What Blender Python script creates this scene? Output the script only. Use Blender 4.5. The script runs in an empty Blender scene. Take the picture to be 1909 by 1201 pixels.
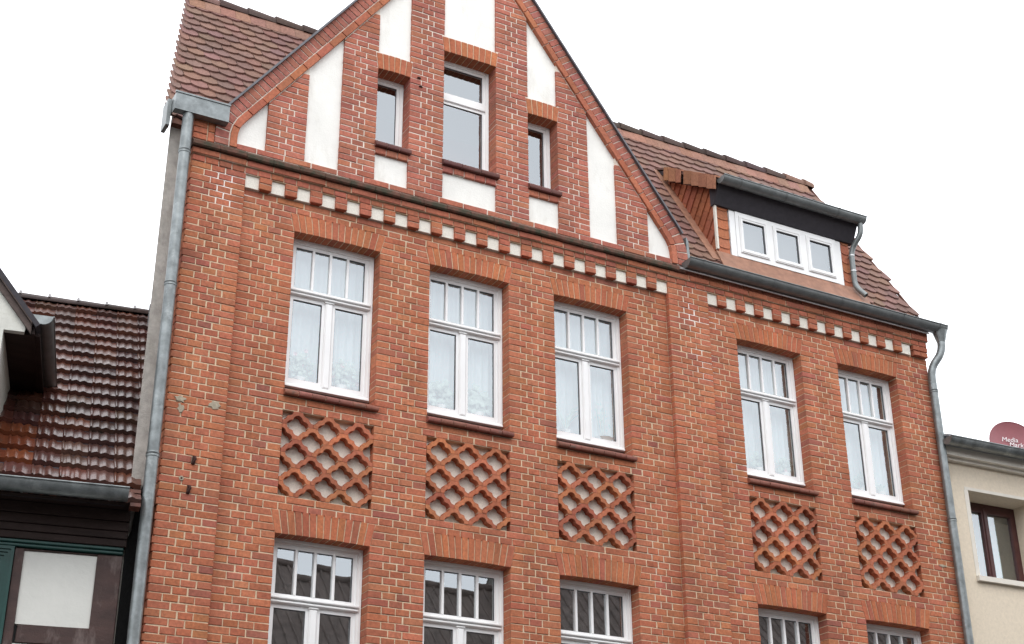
import bpy, math, random
from mathutils import Vector, Matrix, Euler
random.seed(7)
R = math.radians
S = bpy.context.scene
COL = S.collection
Z0 = 5.62                      # height of the storey datum above the street

# ------------------------------------------------------------------ camera
cam_d = bpy.data.cameras.new("camera")
cam = bpy.data.objects.new("camera", cam_d)
COL.objects.link(cam)
cam_d.sensor_width = 36.0
cam_d.lens = 36.0 * 2738.99 / 1909.0
cam_d.clip_start = 0.1
cam_d.clip_end = 600.0
CAM_P = Vector((-3.9280, -11.2105, -4.0213))
cam.location = (CAM_P.x, CAM_P.y, CAM_P.z + Z0)
cam.rotation_euler = (R(115.5746), R(0.39315), R(-28.68548))
S.camera = cam

# ------------------------------------------------------------------ overcast sky, soft sun, exposure
SUN_EL, SUN_AZ = R(52), R(205)
world = bpy.data.worlds.new("World")
S.world = world
world.use_nodes = True
wn = world.node_tree
wn.nodes.clear()
w_out = wn.nodes.new("ShaderNodeOutputWorld")
w_add = wn.nodes.new("ShaderNodeAddShader")
w_b1 = wn.nodes.new("ShaderNodeBackground")
w_b2 = wn.nodes.new("ShaderNodeBackground")
w_sky = wn.nodes.new("ShaderNodeTexSky")
w_sky.sky_type = 'NISHITA'
w_sky.sun_disc = False
w_sky.sun_elevation = SUN_EL
w_sky.sun_rotation = SUN_AZ
wn.links.new(w_sky.outputs[0], w_b1.inputs[0])
w_b1.inputs[1].default_value = 0.05
w_b2.inputs[0].default_value = (0.985, 0.99, 1.0, 1)      # even cloud layer
w_b2.inputs[1].default_value = 2.05
wn.links.new(w_b1.outputs[0], w_add.inputs[0])
wn.links.new(w_b2.outputs[0], w_add.inputs[1])
wn.links.new(w_add.outputs[0], w_out.inputs[0])
sun_d = bpy.data.lights.new("sun", 'SUN')
sun_d.energy = 0.9
sun_d.angle = R(35)
sun_d.color = (1.0, 0.97, 0.92)
sun = bpy.data.objects.new("sun", sun_d)
COL.objects.link(sun)
sdir = Vector((math.sin(SUN_AZ) * math.cos(SUN_EL), math.cos(SUN_AZ) * math.cos(SUN_EL), math.sin(SUN_EL)))
sun.rotation_euler = sdir.to_track_quat('Z', 'Y').to_euler()
S.view_settings.view_transform = 'Standard'
S.view_settings.look = 'None'
S.view_settings.gamma = 1.0
S.view_settings.use_curve_mapping = False
S.view_settings.exposure = 0.0
S.cycles.use_denoising = True
S.cycles.max_bounces = 8
S.cycles.transparent_max_bounces = 12

# ------------------------------------------------------------------ materials
def new_mat(name):
    m = bpy.data.materials.new(name)
    m.use_nodes = True
    nt = m.node_tree
    b = nt.nodes["Principled BSDF"]
    return m, nt, b

def N(nt, t, **kw):
    n = nt.nodes.new(t)
    for k, v in kw.items():
        setattr(n, k, v)
    return n

def noise(nt, scale, detail=4, rough=0.6, coord='geo', stretch=None):
    if coord == 'geo':
        g = N(nt, "ShaderNodeNewGeometry"); src = g.outputs['Position']
    else:
        g = N(nt, "ShaderNodeTexCoord"); src = g.outputs['Object']
    if stretch:
        mp = N(nt, "ShaderNodeMapping"); mp.inputs['Scale'].default_value = stretch
        nt.links.new(src, mp.inputs[0]); src = mp.outputs[0]
    t = N(nt, "ShaderNodeTexNoise")
    t.inputs['Scale'].default_value = scale
    t.inputs['Detail'].default_value = detail
    t.inputs['Roughness'].default_value = rough
    nt.links.new(src, t.inputs['Vector'])
    return t.outputs['Fac']

def ramp(nt, fac, stops):
    r = N(nt, "ShaderNodeValToRGB")
    e = r.color_ramp.elements
    while len(e) < len(stops):
        e.new(0.5)
    for i, (p, c) in enumerate(stops):
        e[i].position = p
        e[i].color = (c[0], c[1], c[2], 1) if isinstance(c, (tuple, list)) else (c, c, c, 1)
    nt.links.new(fac, r.inputs[0])
    return r.outputs[0]

def mixc(nt, fac, a, b, blend='MIX'):
    m = N(nt, "ShaderNodeMix", data_type='RGBA', blend_type=blend)
    for sock, v in ((m.inputs[0], fac), (m.inputs[6], a), (m.inputs[7], b)):
        if isinstance(v, (int, float)):
            sock.default_value = v
        elif isinstance(v, (tuple, list)):
            sock.default_value = (v[0], v[1], v[2], 1)
        else:
            nt.links.new(v, sock)
    return m.outputs[2]

def bump(nt, bsdf, h, strength=0.3, dist=0.004):
    b = N(nt, "ShaderNodeBump")
    b.inputs['Strength'].default_value = strength
    b.inputs['Distance'].default_value = dist
    nt.links.new(h, b.inputs['Height'])
    nt.links.new(b.outputs[0], bsdf.inputs['Normal'])

def tinted(name, source, rough=0.85, mott=(0.72, 1.22), bs=0.35, stain=None, nscale=38, coat=0.0, metallic=0.0, streak=0.0):
    """material whose colour comes from the piece itself ('attr' = tint attribute, 'obj' = object colour)"""
    m, nt, b = new_mat(name)
    if source == 'attr':
        a = N(nt, "ShaderNodeAttribute", attribute_name="tint"); base = a.outputs['Color']
    else:
        a = N(nt, "ShaderNodeObjectInfo"); base = a.outputs['Color']
    f = noise(nt, nscale, 5, 0.65)
    mo = ramp(nt, f, [(0.3, mott[0]), (0.7, mott[1])])
    c = mixc(nt, 1.0, base, mo, 'MULTIPLY')
    f2 = noise(nt, 3.0, 4, 0.6)
    c = mixc(nt, 1.0, c, ramp(nt, f2, [(0.35, 0.86), (0.65, 1.10)]), 'MULTIPLY')
    if streak:
        c = mixc(nt, 1.0, c, ramp(nt, noise(nt, 2.6, 5, 0.65, stretch=(1, 1, 0.16)), [(0.34, 1 - streak), (0.62, 1 + streak * .5)]), 'MULTIPLY')
        c = mixc(nt, ramp(nt, noise(nt, 1.1, 6, 0.72), [(0.60, 0.0), (0.78, 0.38)]), c, (0.20, 0.085, 0.058))
    if stain:
        f3 = noise(nt, stain[1], 5, 0.7)
        c = mixc(nt, ramp(nt, f3, [(stain[2], 0.0), (stain[3], 1.0)]), c, stain[0])
    nt.links.new(c, b.inputs['Base Color'])
    b.inputs['Roughness'].default_value = rough
    b.inputs['Specular IOR Level'].default_value = 0.3
    b.inputs['Coat Weight'].default_value = coat
    b.inputs['Metallic'].default_value = metallic
    bump(nt, b, noise(nt, 160, 4, 0.7), bs, 0.003)
    return m

def plain(name, col, rough=0.6, var=0.15, scale=12, metallic=0.0, bs=0.0, bscale=90, stain=None, stretch=None, spec=0.4):
    m, nt, b = new_mat(name)
    f = noise(nt, scale, 5, 0.62, stretch=stretch)
    c = mixc(nt, 1.0, col, ramp(nt, f, [(0.3, 1 - var), (0.7, 1 + var)]), 'MULTIPLY')
    if stain:
        f3 = noise(nt, stain[1], 6, 0.7, stretch=stain[4] if len(stain) > 4 else None)
        c = mixc(nt, ramp(nt, f3, [(stain[2], 0.0), (stain[3], 1.0)]), c, stain[0])
    nt.links.new(c, b.inputs['Base Color'])
    b.inputs['Roughness'].default_value = rough
    b.inputs['Metallic'].default_value = metallic
    b.inputs['Specular IOR Level'].default_value = spec
    if bs:
        bump(nt, b, noise(nt, bscale, 4, 0.65), bs, 0.006)
    return m

M = {}
M['brick'] = tinted('brick_clay', 'attr', streak=0.16)
M['brick_obj'] = tinted('brick_clay_piece', 'obj', streak=0.16)
M['tile'] = tinted('roof_tile_clay', 'attr', stain=((0.12, 0.078, 0.065), 5.0, 0.62, 0.82))
M['tile_obj'] = tinted('roof_tile_clay_piece', 'obj', stain=((0.12, 0.078, 0.065), 5.0, 0.62, 0.82))
M['wet_tile'] = tinted('wet_glazed_tile', 'obj', rough=0.36, mott=(0.65, 1.25), bs=0.12, nscale=16,
                       stain=((0.020, 0.019, 0.015), 4.2, 0.60, 0.72), coat=0.12)
def field_mortar():
    m, nt, b = new_mat('mortar_tan')
    c = mixc(nt, 1.0, (0.60, 0.465, 0.32), ramp(nt, noise(nt, 22, 5, .62), [(0.3, .82), (0.7, 1.18)]), 'MULTIPLY')
    c = mixc(nt, ramp(nt, noise(nt, 2.2, 6, .7), [(0.55, 0), (0.68, 1)]), c, (0.62, 0.54, 0.43))
    g = N(nt, "ShaderNodeNewGeometry")
    for (x, z, r) in ((-0.66, 2.80, 0.34), (4.47, 2.72, 0.36), (4.50, 2.1, 0.25), (5.0, 1.05, 0.3)):     # lime bloom near the pilaster heads
        d = N(nt, "ShaderNodeVectorMath", operation='DISTANCE'); d.inputs[1].default_value = (x, PY_, z + Z0)
        nt.links.new(g.outputs['Position'], d.inputs[0])
        mr = N(nt, "ShaderNodeMapRange"); mr.inputs['From Min'].default_value = r; mr.inputs['From Max'].default_value = r * .35
        nt.links.new(d.outputs['Value'], mr.inputs['Value'])
        k = N(nt, "ShaderNodeMath", operation='MULTIPLY'); nt.links.new(mr.outputs[0], k.inputs[0])
        nt.links.new(ramp(nt, noise(nt, 6, 4, .6), [(0.40, 0), (0.55, 1)]), k.inputs[1])
        c = mixc(nt, k.outputs[0], c, (0.86, 0.83, 0.79))
    nt.links.new(c, b.inputs['Base Color'])
    b.inputs['Roughness'].default_value = 0.95
    bump(nt, b, noise(nt, 200, 4, .65), 0.5, 0.006)
    return m
PY_ = -0.05
M['mortar'] = field_mortar()
M['mortar_gable'] = plain('mortar_grey', (0.66, 0.57, 0.49), 0.95, 0.18, 22, bs=0.5, bscale=200)
M['stucco'] = plain('white_stucco', (0.775, 0.765, 0.725), 0.9, 0.06, 3.0, bs=0.5, bscale=60,
                    stain=((0.56, 0.535, 0.48), 3.4, 0.54, 0.80, (1, 1, 0.3)))
M['roughcast'] = plain('cream_roughcast', (0.76, 0.72, 0.64), 0.95, 0.12, 90, bs=0.8, bscale=180)
M['render_grey'] = plain('grey_render', (0.40, 0.375, 0.345), 0.95, 0.2, 14, bs=0.9, bscale=70,
                         stain=((0.27, 0.25, 0.22), 3.0, 0.55, 0.75, (1, 1, 0.35)))
M['zinc'] = plain('weathered_zinc', (0.20, 0.218, 0.22), 0.42, 0.35, 9, metallic=0.6, bs=0.06, bscale=40,
                  stain=((0.36, 0.385, 0.385), 6.0, 0.56, 0.75))
M['zinc_dark'] = plain('dark_zinc', (0.155, 0.165, 0.165), 0.42, 0.2, 9, metallic=0.45, bs=0.05, bscale=40)
M['zinc_mid'] = plain('mid_zinc', (0.19, 0.205, 0.205), 0.42, 0.2, 9, metallic=0.45, bs=0.05, bscale=40)
M['lead'] = plain('dark_flashing', (0.115, 0.115, 0.125), 0.5, 0.2, 12, metallic=0.4)
M['copper_flash'] = plain('brown_flashing', (0.285, 0.145, 0.095), 0.6, 0.25, 10, bs=0.2, bscale=40)
M['pvc'] = plain('white_window_paint', (0.82, 0.82, 0.815), 0.35, 0.03, 5)
M['gasket'] = plain('grey_gasket', (0.10, 0.10, 0.11), 0.6, 0.05, 5)
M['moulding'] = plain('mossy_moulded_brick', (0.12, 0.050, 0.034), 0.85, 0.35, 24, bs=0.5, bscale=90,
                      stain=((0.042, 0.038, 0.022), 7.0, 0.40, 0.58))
M['sill'] = tinted('sill_brick', 'obj', rough=0.6, stain=((0.10, 0.075, 0.06), 9.0, 0.56, 0.72))
M['fascia'] = plain('dark_fascia_board', (0.030, 0.026, 0.032), 0.7, 0.2, 20)
M['wood'] = plain('dark_brown_timber', (0.052, 0.026, 0.022), 0.55, 0.35, 10, bs=0.4, bscale=60, stretch=(0.25, 1, 1),
                  stain=((0.24, 0.19, 0.175), 5.0, 0.53, 0.78, (1, 1, 0.3)))
M['beam'] = plain('very_dark_beam', (0.030, 0.019, 0.017), 0.6, 0.3, 12, bs=0.4, bscale=60, stretch=(0.15, 1, 2),
                  stain=((0.12, 0.075, 0.06), 9.0, 0.66, 0.78, (0.12, 1, 2.5)), spec=0.15)
M['old_barge'] = plain('weathered_barge_board', (0.085, 0.062, 0.055), 0.8, 0.35, 14, bs=0.5, bscale=60, stretch=(0.3, 1, 1))
M['green'] = plain('dark_green_paint', (0.012, 0.055, 0.048), 0.35, 0.2, 8)
M['infill'] = plain('white_limewash', (0.66, 0.66, 0.62), 0.95, 0.05, 4, bs=0.5, bscale=24)
M['dirty_white'] = plain('dirty_white_render', (0.60, 0.60, 0.55), 0.95, 0.12, 6, bs=0.4, bscale=40,
                         stain=((0.33, 0.33, 0.27), 3.0, 0.56, 0.75))
M['tar'] = plain('black_tar', (0.006, 0.006, 0.006), 0.9, 0.3, 30, bs=0.6, bscale=60, spec=0.05)  # tar flashing, and painted shade of the gap below it
M['mahogany'] = plain('mahogany_frame', (0.075, 0.026, 0.024), 0.4, 0.2, 10)
M['beige'] = plain('beige_plaster', (0.69, 0.60, 0.475), 0.95, 0.07, 30, bs=0.7, bscale=140)
M['cream'] = plain('cream_trim', (0.68, 0.64, 0.57), 0.9, 0.05, 8, bs=0.2, bscale=60)
M['dish'] = plain('dish_red', (0.26, 0.085, 0.095), 0.45, 0.08, 8)
M['print'] = plain('white_print', (0.72, 0.66, 0.66), 0.6, 0.03, 8)
M['greytile'] = plain('grey_roof_tile', (0.34, 0.345, 0.36), 0.7, 0.2, 10, bs=0.3)
M['steel'] = plain('galvanised_steel', (0.5, 0.5, 0.5), 0.35, 0.1, 10, metallic=0.8)
M['iron'] = plain('rusty_iron', (0.045, 0.016, 0.012), 0.8, 0.3, 40)
M['patch'] = plain('cement_patch', (0.36, 0.31, 0.235), 0.95, 0.25, 40, bs=0.6, bscale=120)
M['facing_wall'] = plain('facing_wall', (0.15, 0.14, 0.125), 0.9, 0.1, 5)
M['old_roof'] = plain('opposite_roof', (0.125, 0.095, 0.085), 0.8, 0.45, 5, bs=0.4, bscale=30)
M['room'] = plain('room_wall', (0.30, 0.29, 0.28), 0.9, 0.05, 3)
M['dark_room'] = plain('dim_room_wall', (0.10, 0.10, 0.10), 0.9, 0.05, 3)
M['leaf'] = plain('leaf_green', (0.36, 0.43, 0.37), 0.5, 0.35, 20)
M['pot'] = plain('pale_pot', (0.70, 0.69, 0.66), 0.4, 0.05, 8)
M['flower'] = plain('pink_petal', (0.62, 0.40, 0.42), 0.6, 0.2, 20)
M['asphalt'] = plain('asphalt', (0.055, 0.055, 0.057), 0.85, 0.25, 20, bs=0.4)
M['paving'] = plain('paving_stone', (0.085, 0.082, 0.08), 0.9, 0.2, 8, bs=0.3)
M['kerb'] = plain('kerb_granite', (0.30, 0.29, 0.28), 0.8, 0.2, 20)

def curtain_mat(name, col, alpha):
    m, nt, b = new_mat(name)
    nt.nodes.remove(b)
    out = nt.nodes["Material Output"]
    d = N(nt, "ShaderNodeBsdfDiffuse"); d.inputs[0].default_value = (*col, 1)
    tl = N(nt, "ShaderNodeBsdfTranslucent"); tl.inputs[0].default_value = (*col, 1)
    a1 = N(nt, "ShaderNodeMixShader"); a1.inputs[0].default_value = 0.25
    nt.links.new(d.outputs[0], a1.inputs[1]); nt.links.new(tl.outputs[0], a1.inputs[2])
    t = N(nt, "ShaderNodeBsdfTransparent")
    a2 = N(nt, "ShaderNodeMixShader")
    f = noise(nt, 60, 2, 0.5)
    al = ramp(nt, f, [(0.3, alpha - 0.06), (0.7, alpha + 0.06)])
    nt.links.new(al, a2.inputs[0])
    nt.links.new(t.outputs[0], a2.inputs[1]); nt.links.new(a1.outputs[0], a2.inputs[2])
    nt.links.new(a2.outputs[0], out.inputs[0])
    return m
M['net'] = curtain_mat('white_net', (0.72, 0.785, 0.785), 0.95)
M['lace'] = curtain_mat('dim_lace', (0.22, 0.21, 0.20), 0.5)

def glass_mat():
    m, nt, b = new_mat('window_glass')
    nt.nodes.remove(b)
    out = nt.nodes["Material Output"]
    t = N(nt, "ShaderNodeBsdfTransparent"); t.inputs[0].default_value = (0.94, 0.965, 0.96, 1)
    g = N(nt, "ShaderNodeBsdfGlossy"); g.inputs[0].default_value = (0.92, 0.97, 1.0, 1); g.inputs[1].default_value = 0.0
    lw = N(nt, "ShaderNodeLayerWeight"); lw.inputs[0].default_value = 0.5
    p5 = N(nt, "ShaderNodeMath", operation='POWER'); p5.inputs[1].default_value = 4.0
    nt.links.new(lw.outputs['Facing'], p5.inputs[0])
    fr = N(nt, "ShaderNodeMapRange"); fr.inputs['To Min'].default_value = 0.275; fr.inputs['To Max'].default_value = 1.0   # double glazing: four reflecting faces
    nt.links.new(p5.outputs[0], fr.inputs['Value'])
    bmp = N(nt, "ShaderNodeBump"); bmp.inputs['Strength'].default_value = 0.03; bmp.inputs['Distance'].default_value = 0.01
    nt.links.new(noise(nt, 2.5, 2, 0.5), bmp.inputs['Height'])
    nt.links.new(bmp.outputs[0], g.inputs['Normal'])
    mx = N(nt, "ShaderNodeMixShader")
    nt.links.new(fr.outputs[0], mx.inputs[0]); nt.links.new(t.outputs[0], mx.inputs[1]); nt.links.new(g.outputs[0], mx.inputs[2])
    nt.links.new(mx.outputs[0], out.inputs[0])
    return m
M['glass'] = glass_mat()

# ------------------------------------------------------------------ mesh helpers
class MB:
    def __init__(s):
        s.v = []; s.f = []; s.t = []; s.sm = []
    def add(s, vs, fs, tint=(1, 1, 1), smooth=False):
        o = len(s.v)
        s.v.extend([tuple(p) for p in vs])
        s.t.extend([tint] * len(vs))
        for f in fs:
            s.f.append([i + o for i in f]); s.sm.append(smooth)
    def box(s, x0, x1, y0, y1, z0, z1, tint=(1, 1, 1)):
        s.add([(x0, y0, z0), (x1, y0, z0), (x1, y1, z0), (x0, y1, z0), (x0, y0, z1), (x1, y0, z1), (x1, y1, z1), (x0, y1, z1)],
              [(0, 3, 2, 1), (4, 5, 6, 7), (0, 1, 5, 4), (1, 2, 6, 5), (2, 3, 7, 6), (3, 0, 4, 7)], tint)
    def prism_xz(s, poly, y0, y1, tint=(1, 1, 1), back=True):
        """polygon in the x-z plane, anticlockwise seen from the street, extruded from y0 (front) to y1"""
        n = len(poly)
        vs = [(p[0], y0, p[1]) for p in poly] + [(p[0], y1, p[1]) for p in poly]
        fs = [tuple(range(n))]
        if back: fs.append(tuple(range(2 * n - 1, n - 1, -1)))
        for i in range(n):
            j = (i + 1) % n
            fs.append((i, n + i, n + j, j))
        s.add(vs, fs, tint)
    def prism_yz(s, poly, x0, x1, tint=(1, 1, 1)):
        n = len(poly)
        vs = [(x0, p[0], p[1]) for p in poly] + [(x1, p[0], p[1]) for p in poly]
        fs = [tuple(range(n - 1, -1, -1)), tuple(range(n, 2 * n))]
        for i in range(n):
            j = (i + 1) % n
            fs.append((i, j, n + j, n + i))
        s.add(vs, fs, tint)
    def brick(s, poly, yf, yb, tint=(1, 1, 1), ch=0.004, jit=0.0):
        """a chamfered brick: convex polygon in x-z, front at yf, back at yb"""
        n = len(poly)
        if jit:
            poly = [(p[0] + random.uniform(-jit, jit), p[1] + random.uniform(-jit, jit)) for p in poly]
        cx = sum(p[0] for p in poly) / n; cz = sum(p[1] for p in poly) / n
        hx = max(abs(p[0] - cx) for p in poly) or 1; hz = max(abs(p[1] - cz) for p in poly) or 1
        tx = random.uniform(-1, 1) * jit; tz = random.uniform(-1, 1) * jit
        inner = [(cx + (p[0] - cx) * (1 - ch / hx), cz + (p[1] - cz) * (1 - ch / hz)) for p in poly]
        vs = [(p[0], yf + tx * (p[0] - cx) / hx + tz * (p[1] - cz) / hz, p[1]) for p in inner]
        vs += [(p[0], yf + ch, p[1]) for p in poly] + [(p[0], yb, p[1]) for p in poly]
        fs = [tuple(range(n))]
        for i in range(n):
            j = (i + 1) % n
            fs.append((i, n + i, n + j, j)); fs.append((n + i, 2 * n + i, 2 * n + j, n + j))
        s.add(vs, fs, tint)
    def tube(s, pts, r, seg=14, tint=(1, 1, 1), cap=True):
        pts = [Vector(p) for p in pts]
        rs = r if isinstance(r, (list, tuple)) else [r] * len(pts)
        rings = []
        up = None
        for i, p in enumerate(pts):
            d = (pts[min(i + 1, len(pts) - 1)] - pts[max(i - 1, 0)]).normalized()
            if up is None:
                up = Vector((0, 1, 0)) if abs(d.y) < 0.9 else Vector((1, 0, 0))
            a = (up - d * up.dot(d)).normalized(); b = d.cross(a); up = a
            rings.append([p + a * math.cos(2 * math.pi * k / seg) * rs[i] + b * math.sin(2 * math.pi * k / seg) * rs[i] for k in range(seg)])
        vs = [v for ring in rings for v in ring]
        fs = []
        for i in range(len(pts) - 1):
            for k in range(seg):
                k2 = (k + 1) % seg
                fs.append((i * seg + k, i * seg + k2, (i + 1) * seg + k2, (i + 1) * seg + k))
        s.add(vs, fs, tint, True)
        if cap:
            o = len(vs)
            s.add(rings[0], [tuple(range(seg - 1, -1, -1))], tint)
            s.add(rings[-1], [tuple(range(seg))], tint)
    def trough(s, a, b, r, up=(0, 0, 1), wall=0.004, seg=12, tint=(1, 1, 1), endcaps=True):
        """half-round gutter from a to b (centre line at rim height)"""
        a = Vector(a); b = Vector(b); d = (b - a).normalized(); up = Vector(up); side = d.cross(up).normalized()
        def ring(c, rr): return [c + side * rr * math.cos(math.pi * k / seg) - up * rr * math.sin(math.pi * k / seg) for k in range(seg + 1)]
        o1, o2, i1, i2 = ring(a, r), ring(b, r), ring(a, r - wall), ring(b, r - wall)
        n = seg + 1
        vs = o1 + o2 + i1 + i2
        fs = []
        for k in range(seg):
            fs.append((k, n + k, n + k + 1, k + 1)); fs.append((2 * n + k, 2 * n + k + 1, 3 * n + k + 1, 3 * n + k))
        s.add(vs, fs, tint, True)
        rim = [(0, 2 * n, 3 * n, n), (seg, n + seg, 3 * n + seg, 2 * n + seg)]
        s.add(vs, rim, tint)
        if endcaps:
            s.add(o1, [tuple(range(n))], tint); s.add(o2, [tuple(range(n - 1, -1, -1))], tint)
        for sd in (1, -1):          # rolled bead on the rims
            s.tube([a + side * sd * r, b + side * sd * r], 0.008, 8, tint)
    def mesh(s, name, mat, attr=True):
        me = bpy.data.meshes.new(name)
        me.from_pydata(s.v, [], s.f)
        me.polygons.foreach_set('use_smooth', s.sm)
        if attr:
            ca = me.color_attributes.new('tint', 'FLOAT_COLOR', 'POINT')
            buf = []
            for t in s.t: buf.extend((t[0], t[1], t[2], 1.0))
            ca.data.foreach_set('color', buf)
        mats = mat if isinstance(mat, (list, tuple)) else [mat]
        for m in mats: me.materials.append(m)
        me.update()
        return me
    def part(s, name, mat, parent, label=None, kind=None, color=None):
        o = bpy.data.objects.new(name, s.mesh(name, mat))
        link(o, parent, label, kind, color)
        return o

def link(o, parent=None, label=None, kind=None, color=None):
    COL.objects.link(o)
    if parent is not None:
        o.parent = parent
        if parent.get('category'):                    # a part of a thing: thing roots stand on the street
            o.location = (o.location[0] - parent['ox'], o.location[1] - parent['oy'], o.location[2] + Z0)
    if label: o['label'] = label
    if kind: o['kind'] = kind
    if color: o.color = (color[0], color[1], color[2], 1)
    return o

def inst(name, me, parent, mat4=None, color=None, label=None):
    o = bpy.data.objects.new(name, me)
    if mat4 is not None: o.matrix_local = mat4
    COL.objects.link(o)
    o.parent = parent
    if color: o.color = (color[0], color[1], color[2], 1)
    if label: o['label'] = label
    return o

def thing(name, label, cat, loc=(0, 0), rz=0.0, ox=0.0, oy=0.0, group=None, z=0.0):
    o = bpy.data.objects.new(name, None)
    o.empty_display_size = 0.3
    COL.objects.link(o)
    o.location = (loc[0], loc[1], z); o.rotation_euler = (0, 0, rz)
    o['label'] = label; o['category'] = cat
    o['ox'] = ox; o['oy'] = oy
    if group: o['group'] = group
    return o

def clip_poly(poly, inside_pts):
    """Sutherland-Hodgman against a convex anticlockwise polygon"""
    out = poly
    n = len(inside_pts)
    for i in range(n):
        a = inside_pts[i]; b = inside_pts[(i + 1) % n]
        def sd(p): return (b[0] - a[0]) * (p[1] - a[1]) - (b[1] - a[1]) * (p[0] - a[0])
        res = []
        for k in range(len(out)):
            p = out[k]; q = out[(k + 1) % len(out)]
            sp, sq = sd(p), sd(q)
            if sp >= 0: res.append(p)
            if (sp > 0 and sq < 0) or (sp < 0 and sq > 0):
                t = sp / (sp - sq)
                res.append((p[0] + (q[0] - p[0]) * t, p[1] + (q[1] - p[1]) * t))
        out = res
        if len(out) < 3: return []
    return out

def area2(poly):
    return abs(sum(poly[i][0] * poly[(i + 1) % len(poly)][1] - poly[(i + 1) % len(poly)][0] * poly[i][1] for i in range(len(poly)))) / 2

_cm = Euler((R(115.5746), R(0.39315), R(-28.68548))).to_matrix().transposed()
def proj(p):
    q = _cm @ (Vector(p) - CAM_P)
    if q.z > -0.1: return None
    return (954.5 + 2738.99 * q.x / -q.z, 600.5 - 2738.99 * q.y / -q.z)
def shown(pts3, pad=10):
    """size of a piece as the camera sees it, 0 when outside the picture"""
    q = [proj(p) for p in pts3]
    if any(a is None for a in q): return 0
    cx = sum(a[0] for a in q) / len(q); cy = sum(a[1] for a in q) / len(q)
    if not (-pad < cx < 1909 + pad and -pad < cy < 1201 + pad): return 0
    return area2(q)

def vary(c, k=0.10):
    f = 1 + random.uniform(-k, k)
    return (c[0] * f * (1 + random.uniform(-.04, .04)), c[1] * f * (1 + random.uniform(-.07, .07)), c[2] * f * (1 + random.uniform(-.09, .09)))

CLAY = [((0.405, 0.136, 0.071), 8), ((0.38, 0.122, 0.066), 4), ((0.43, 0.152, 0.078), 3), ((0.355, 0.117, 0.072), 1.3), ((0.305, 0.104, 0.070), 0.25)]
CLAY_GLARE = [((0.380, 0.130, 0.084), 7), ((0.355, 0.117, 0.077), 4), ((0.405, 0.142, 0.088), 3), ((0.33, 0.111, 0.080), 1)]  # gable clay made pinker: haze glare is put into the colour
def clay(gable=False):
    c = random.choices([a for a, _ in (CLAY_GLARE if gable else CLAY)], [b for _, b in (CLAY_GLARE if gable else CLAY)])[0]
    return vary(c, 0.07)
ORANGE = (0.425, 0.138, 0.066)

# ------------------------------------------------------------------ the ground
def ground():
    mb = MB(); mb.box(-300, 300, -300, 300, -0.5, 0.0)
    o = mb.part('ground', M['asphalt'], None, kind='structure')
    mb = MB(); mb.box(-60, 60, -2.4, 0.3, 0.004, 0.12)
    mb.part('pavement', M['paving'], None, kind='structure')
    mb = MB(); mb.box(-60, 60, -2.55, -2.403, 0.004, 0.125)
    mb.part('kerb', M['kerb'], None, kind='structure')
    mb = MB(); mb.box(-60, 60, -16.0, -10.3, 0.004, 0.12)
    mb.part('pavement', M['paving'], None, kind='structure')
ground()

# =================================================================== THE BRICK HOUSE
house = thing('brick_house', 'red brick house with white panelled gable, terracotta lattices and clay tile roof', 'house', loc=(3.3, 0), ox=3.3)
C = 0.06432                     # brick course
J = 0.011                       # joint
PY = -0.055                     # plane of pilasters and gable
XL, XR = -1.022, 7.68
PA = (-1.022, -0.516)           # left pilaster
PB = (4.080, 4.583)             # middle pilaster
WL = [0.0, 1.369, 2.732, 4.968, 6.332]
WW = 0.853
WIN = [(l, l + WW) for l in WL]
SOFF = 39 * C + 0.010           # upper arch soffit
EXTR = 42 * C
SOFF2 = -5 * C - 0.012
EXTR2 = -2 * C
ZG = 3.184                      # base of the gable masonry
GX = 1.758                      # middle of the gable

def zg(n): return ZG + n * C

all_bricks = []                 # (poly, yf, yb, tint, where)

def fill_row(x0b, x1b, x0t, x1t, k):
    x0 = (x0b + x0t) / 2; x1 = (x1b + x1t) / 2
    L = x1 - x0
    hm = 0.131
    m = max(1, round((L + J) / hm))
    if k % 2 == 0 or m == 1:
        seq = [1] * m
    elif m == 2: seq = [2]
    elif m == 3: seq = [1.5, 1.5]
    else:
        rem = m - 3
        if (k // 2) % 2 == 0:
            mid = [2] * (rem // 2) + ([1] if rem % 2 else [])
        else:
            mid = ([1] + [2] * ((rem - 1) // 2) + ([1] if rem % 2 == 0 else [])) if rem else []
        seq = [1.5] + mid + [1.5]
    tot = sum(seq)
    u = (L + J) / tot
    out = []; x = x0
    for i, w in enumerate(seq):
        out.append([x, x + w * u - J]); x += w * u
    polys = []
    for i, (a, b) in enumerate(out):
        ab = at = a; bb = bt = b
        if i: 
            d = random.uniform(-.003, .003); ab += d; at += d
        if i == 0: ab, at = x0b, x0t
        if i == len(out) - 1: bb, bt = x1b, x1t
        polys.append((ab, bb, bt, at))
    return polys

def lay(x0b, x1b, x0t, x1t, k, z0, z1, y, gable=False, deep=(False, False), depth=0.165):
    if (x1b + x1t - x0b - x0t) / 2 < 0.035: return
    rows = fill_row(x0b, x1b, x0t, x1t, k)
    for i, (ab, bb, bt, at) in enumerate(rows):
        d = 0.02
        if (i == 0 and deep[0]) or (i == len(rows) - 1 and deep[1]): d = depth
        h = 0.0035 + random.uniform(-.001, .001)
        poly = [(ab, z0 + h), (bb, z0 + h), (bt, z1 - 0.0042), (at, z1 - 0.0042)]
        all_bricks.append((poly, y + random.uniform(-.0025, .0025), y + d, clay(gable), gable))

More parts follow.
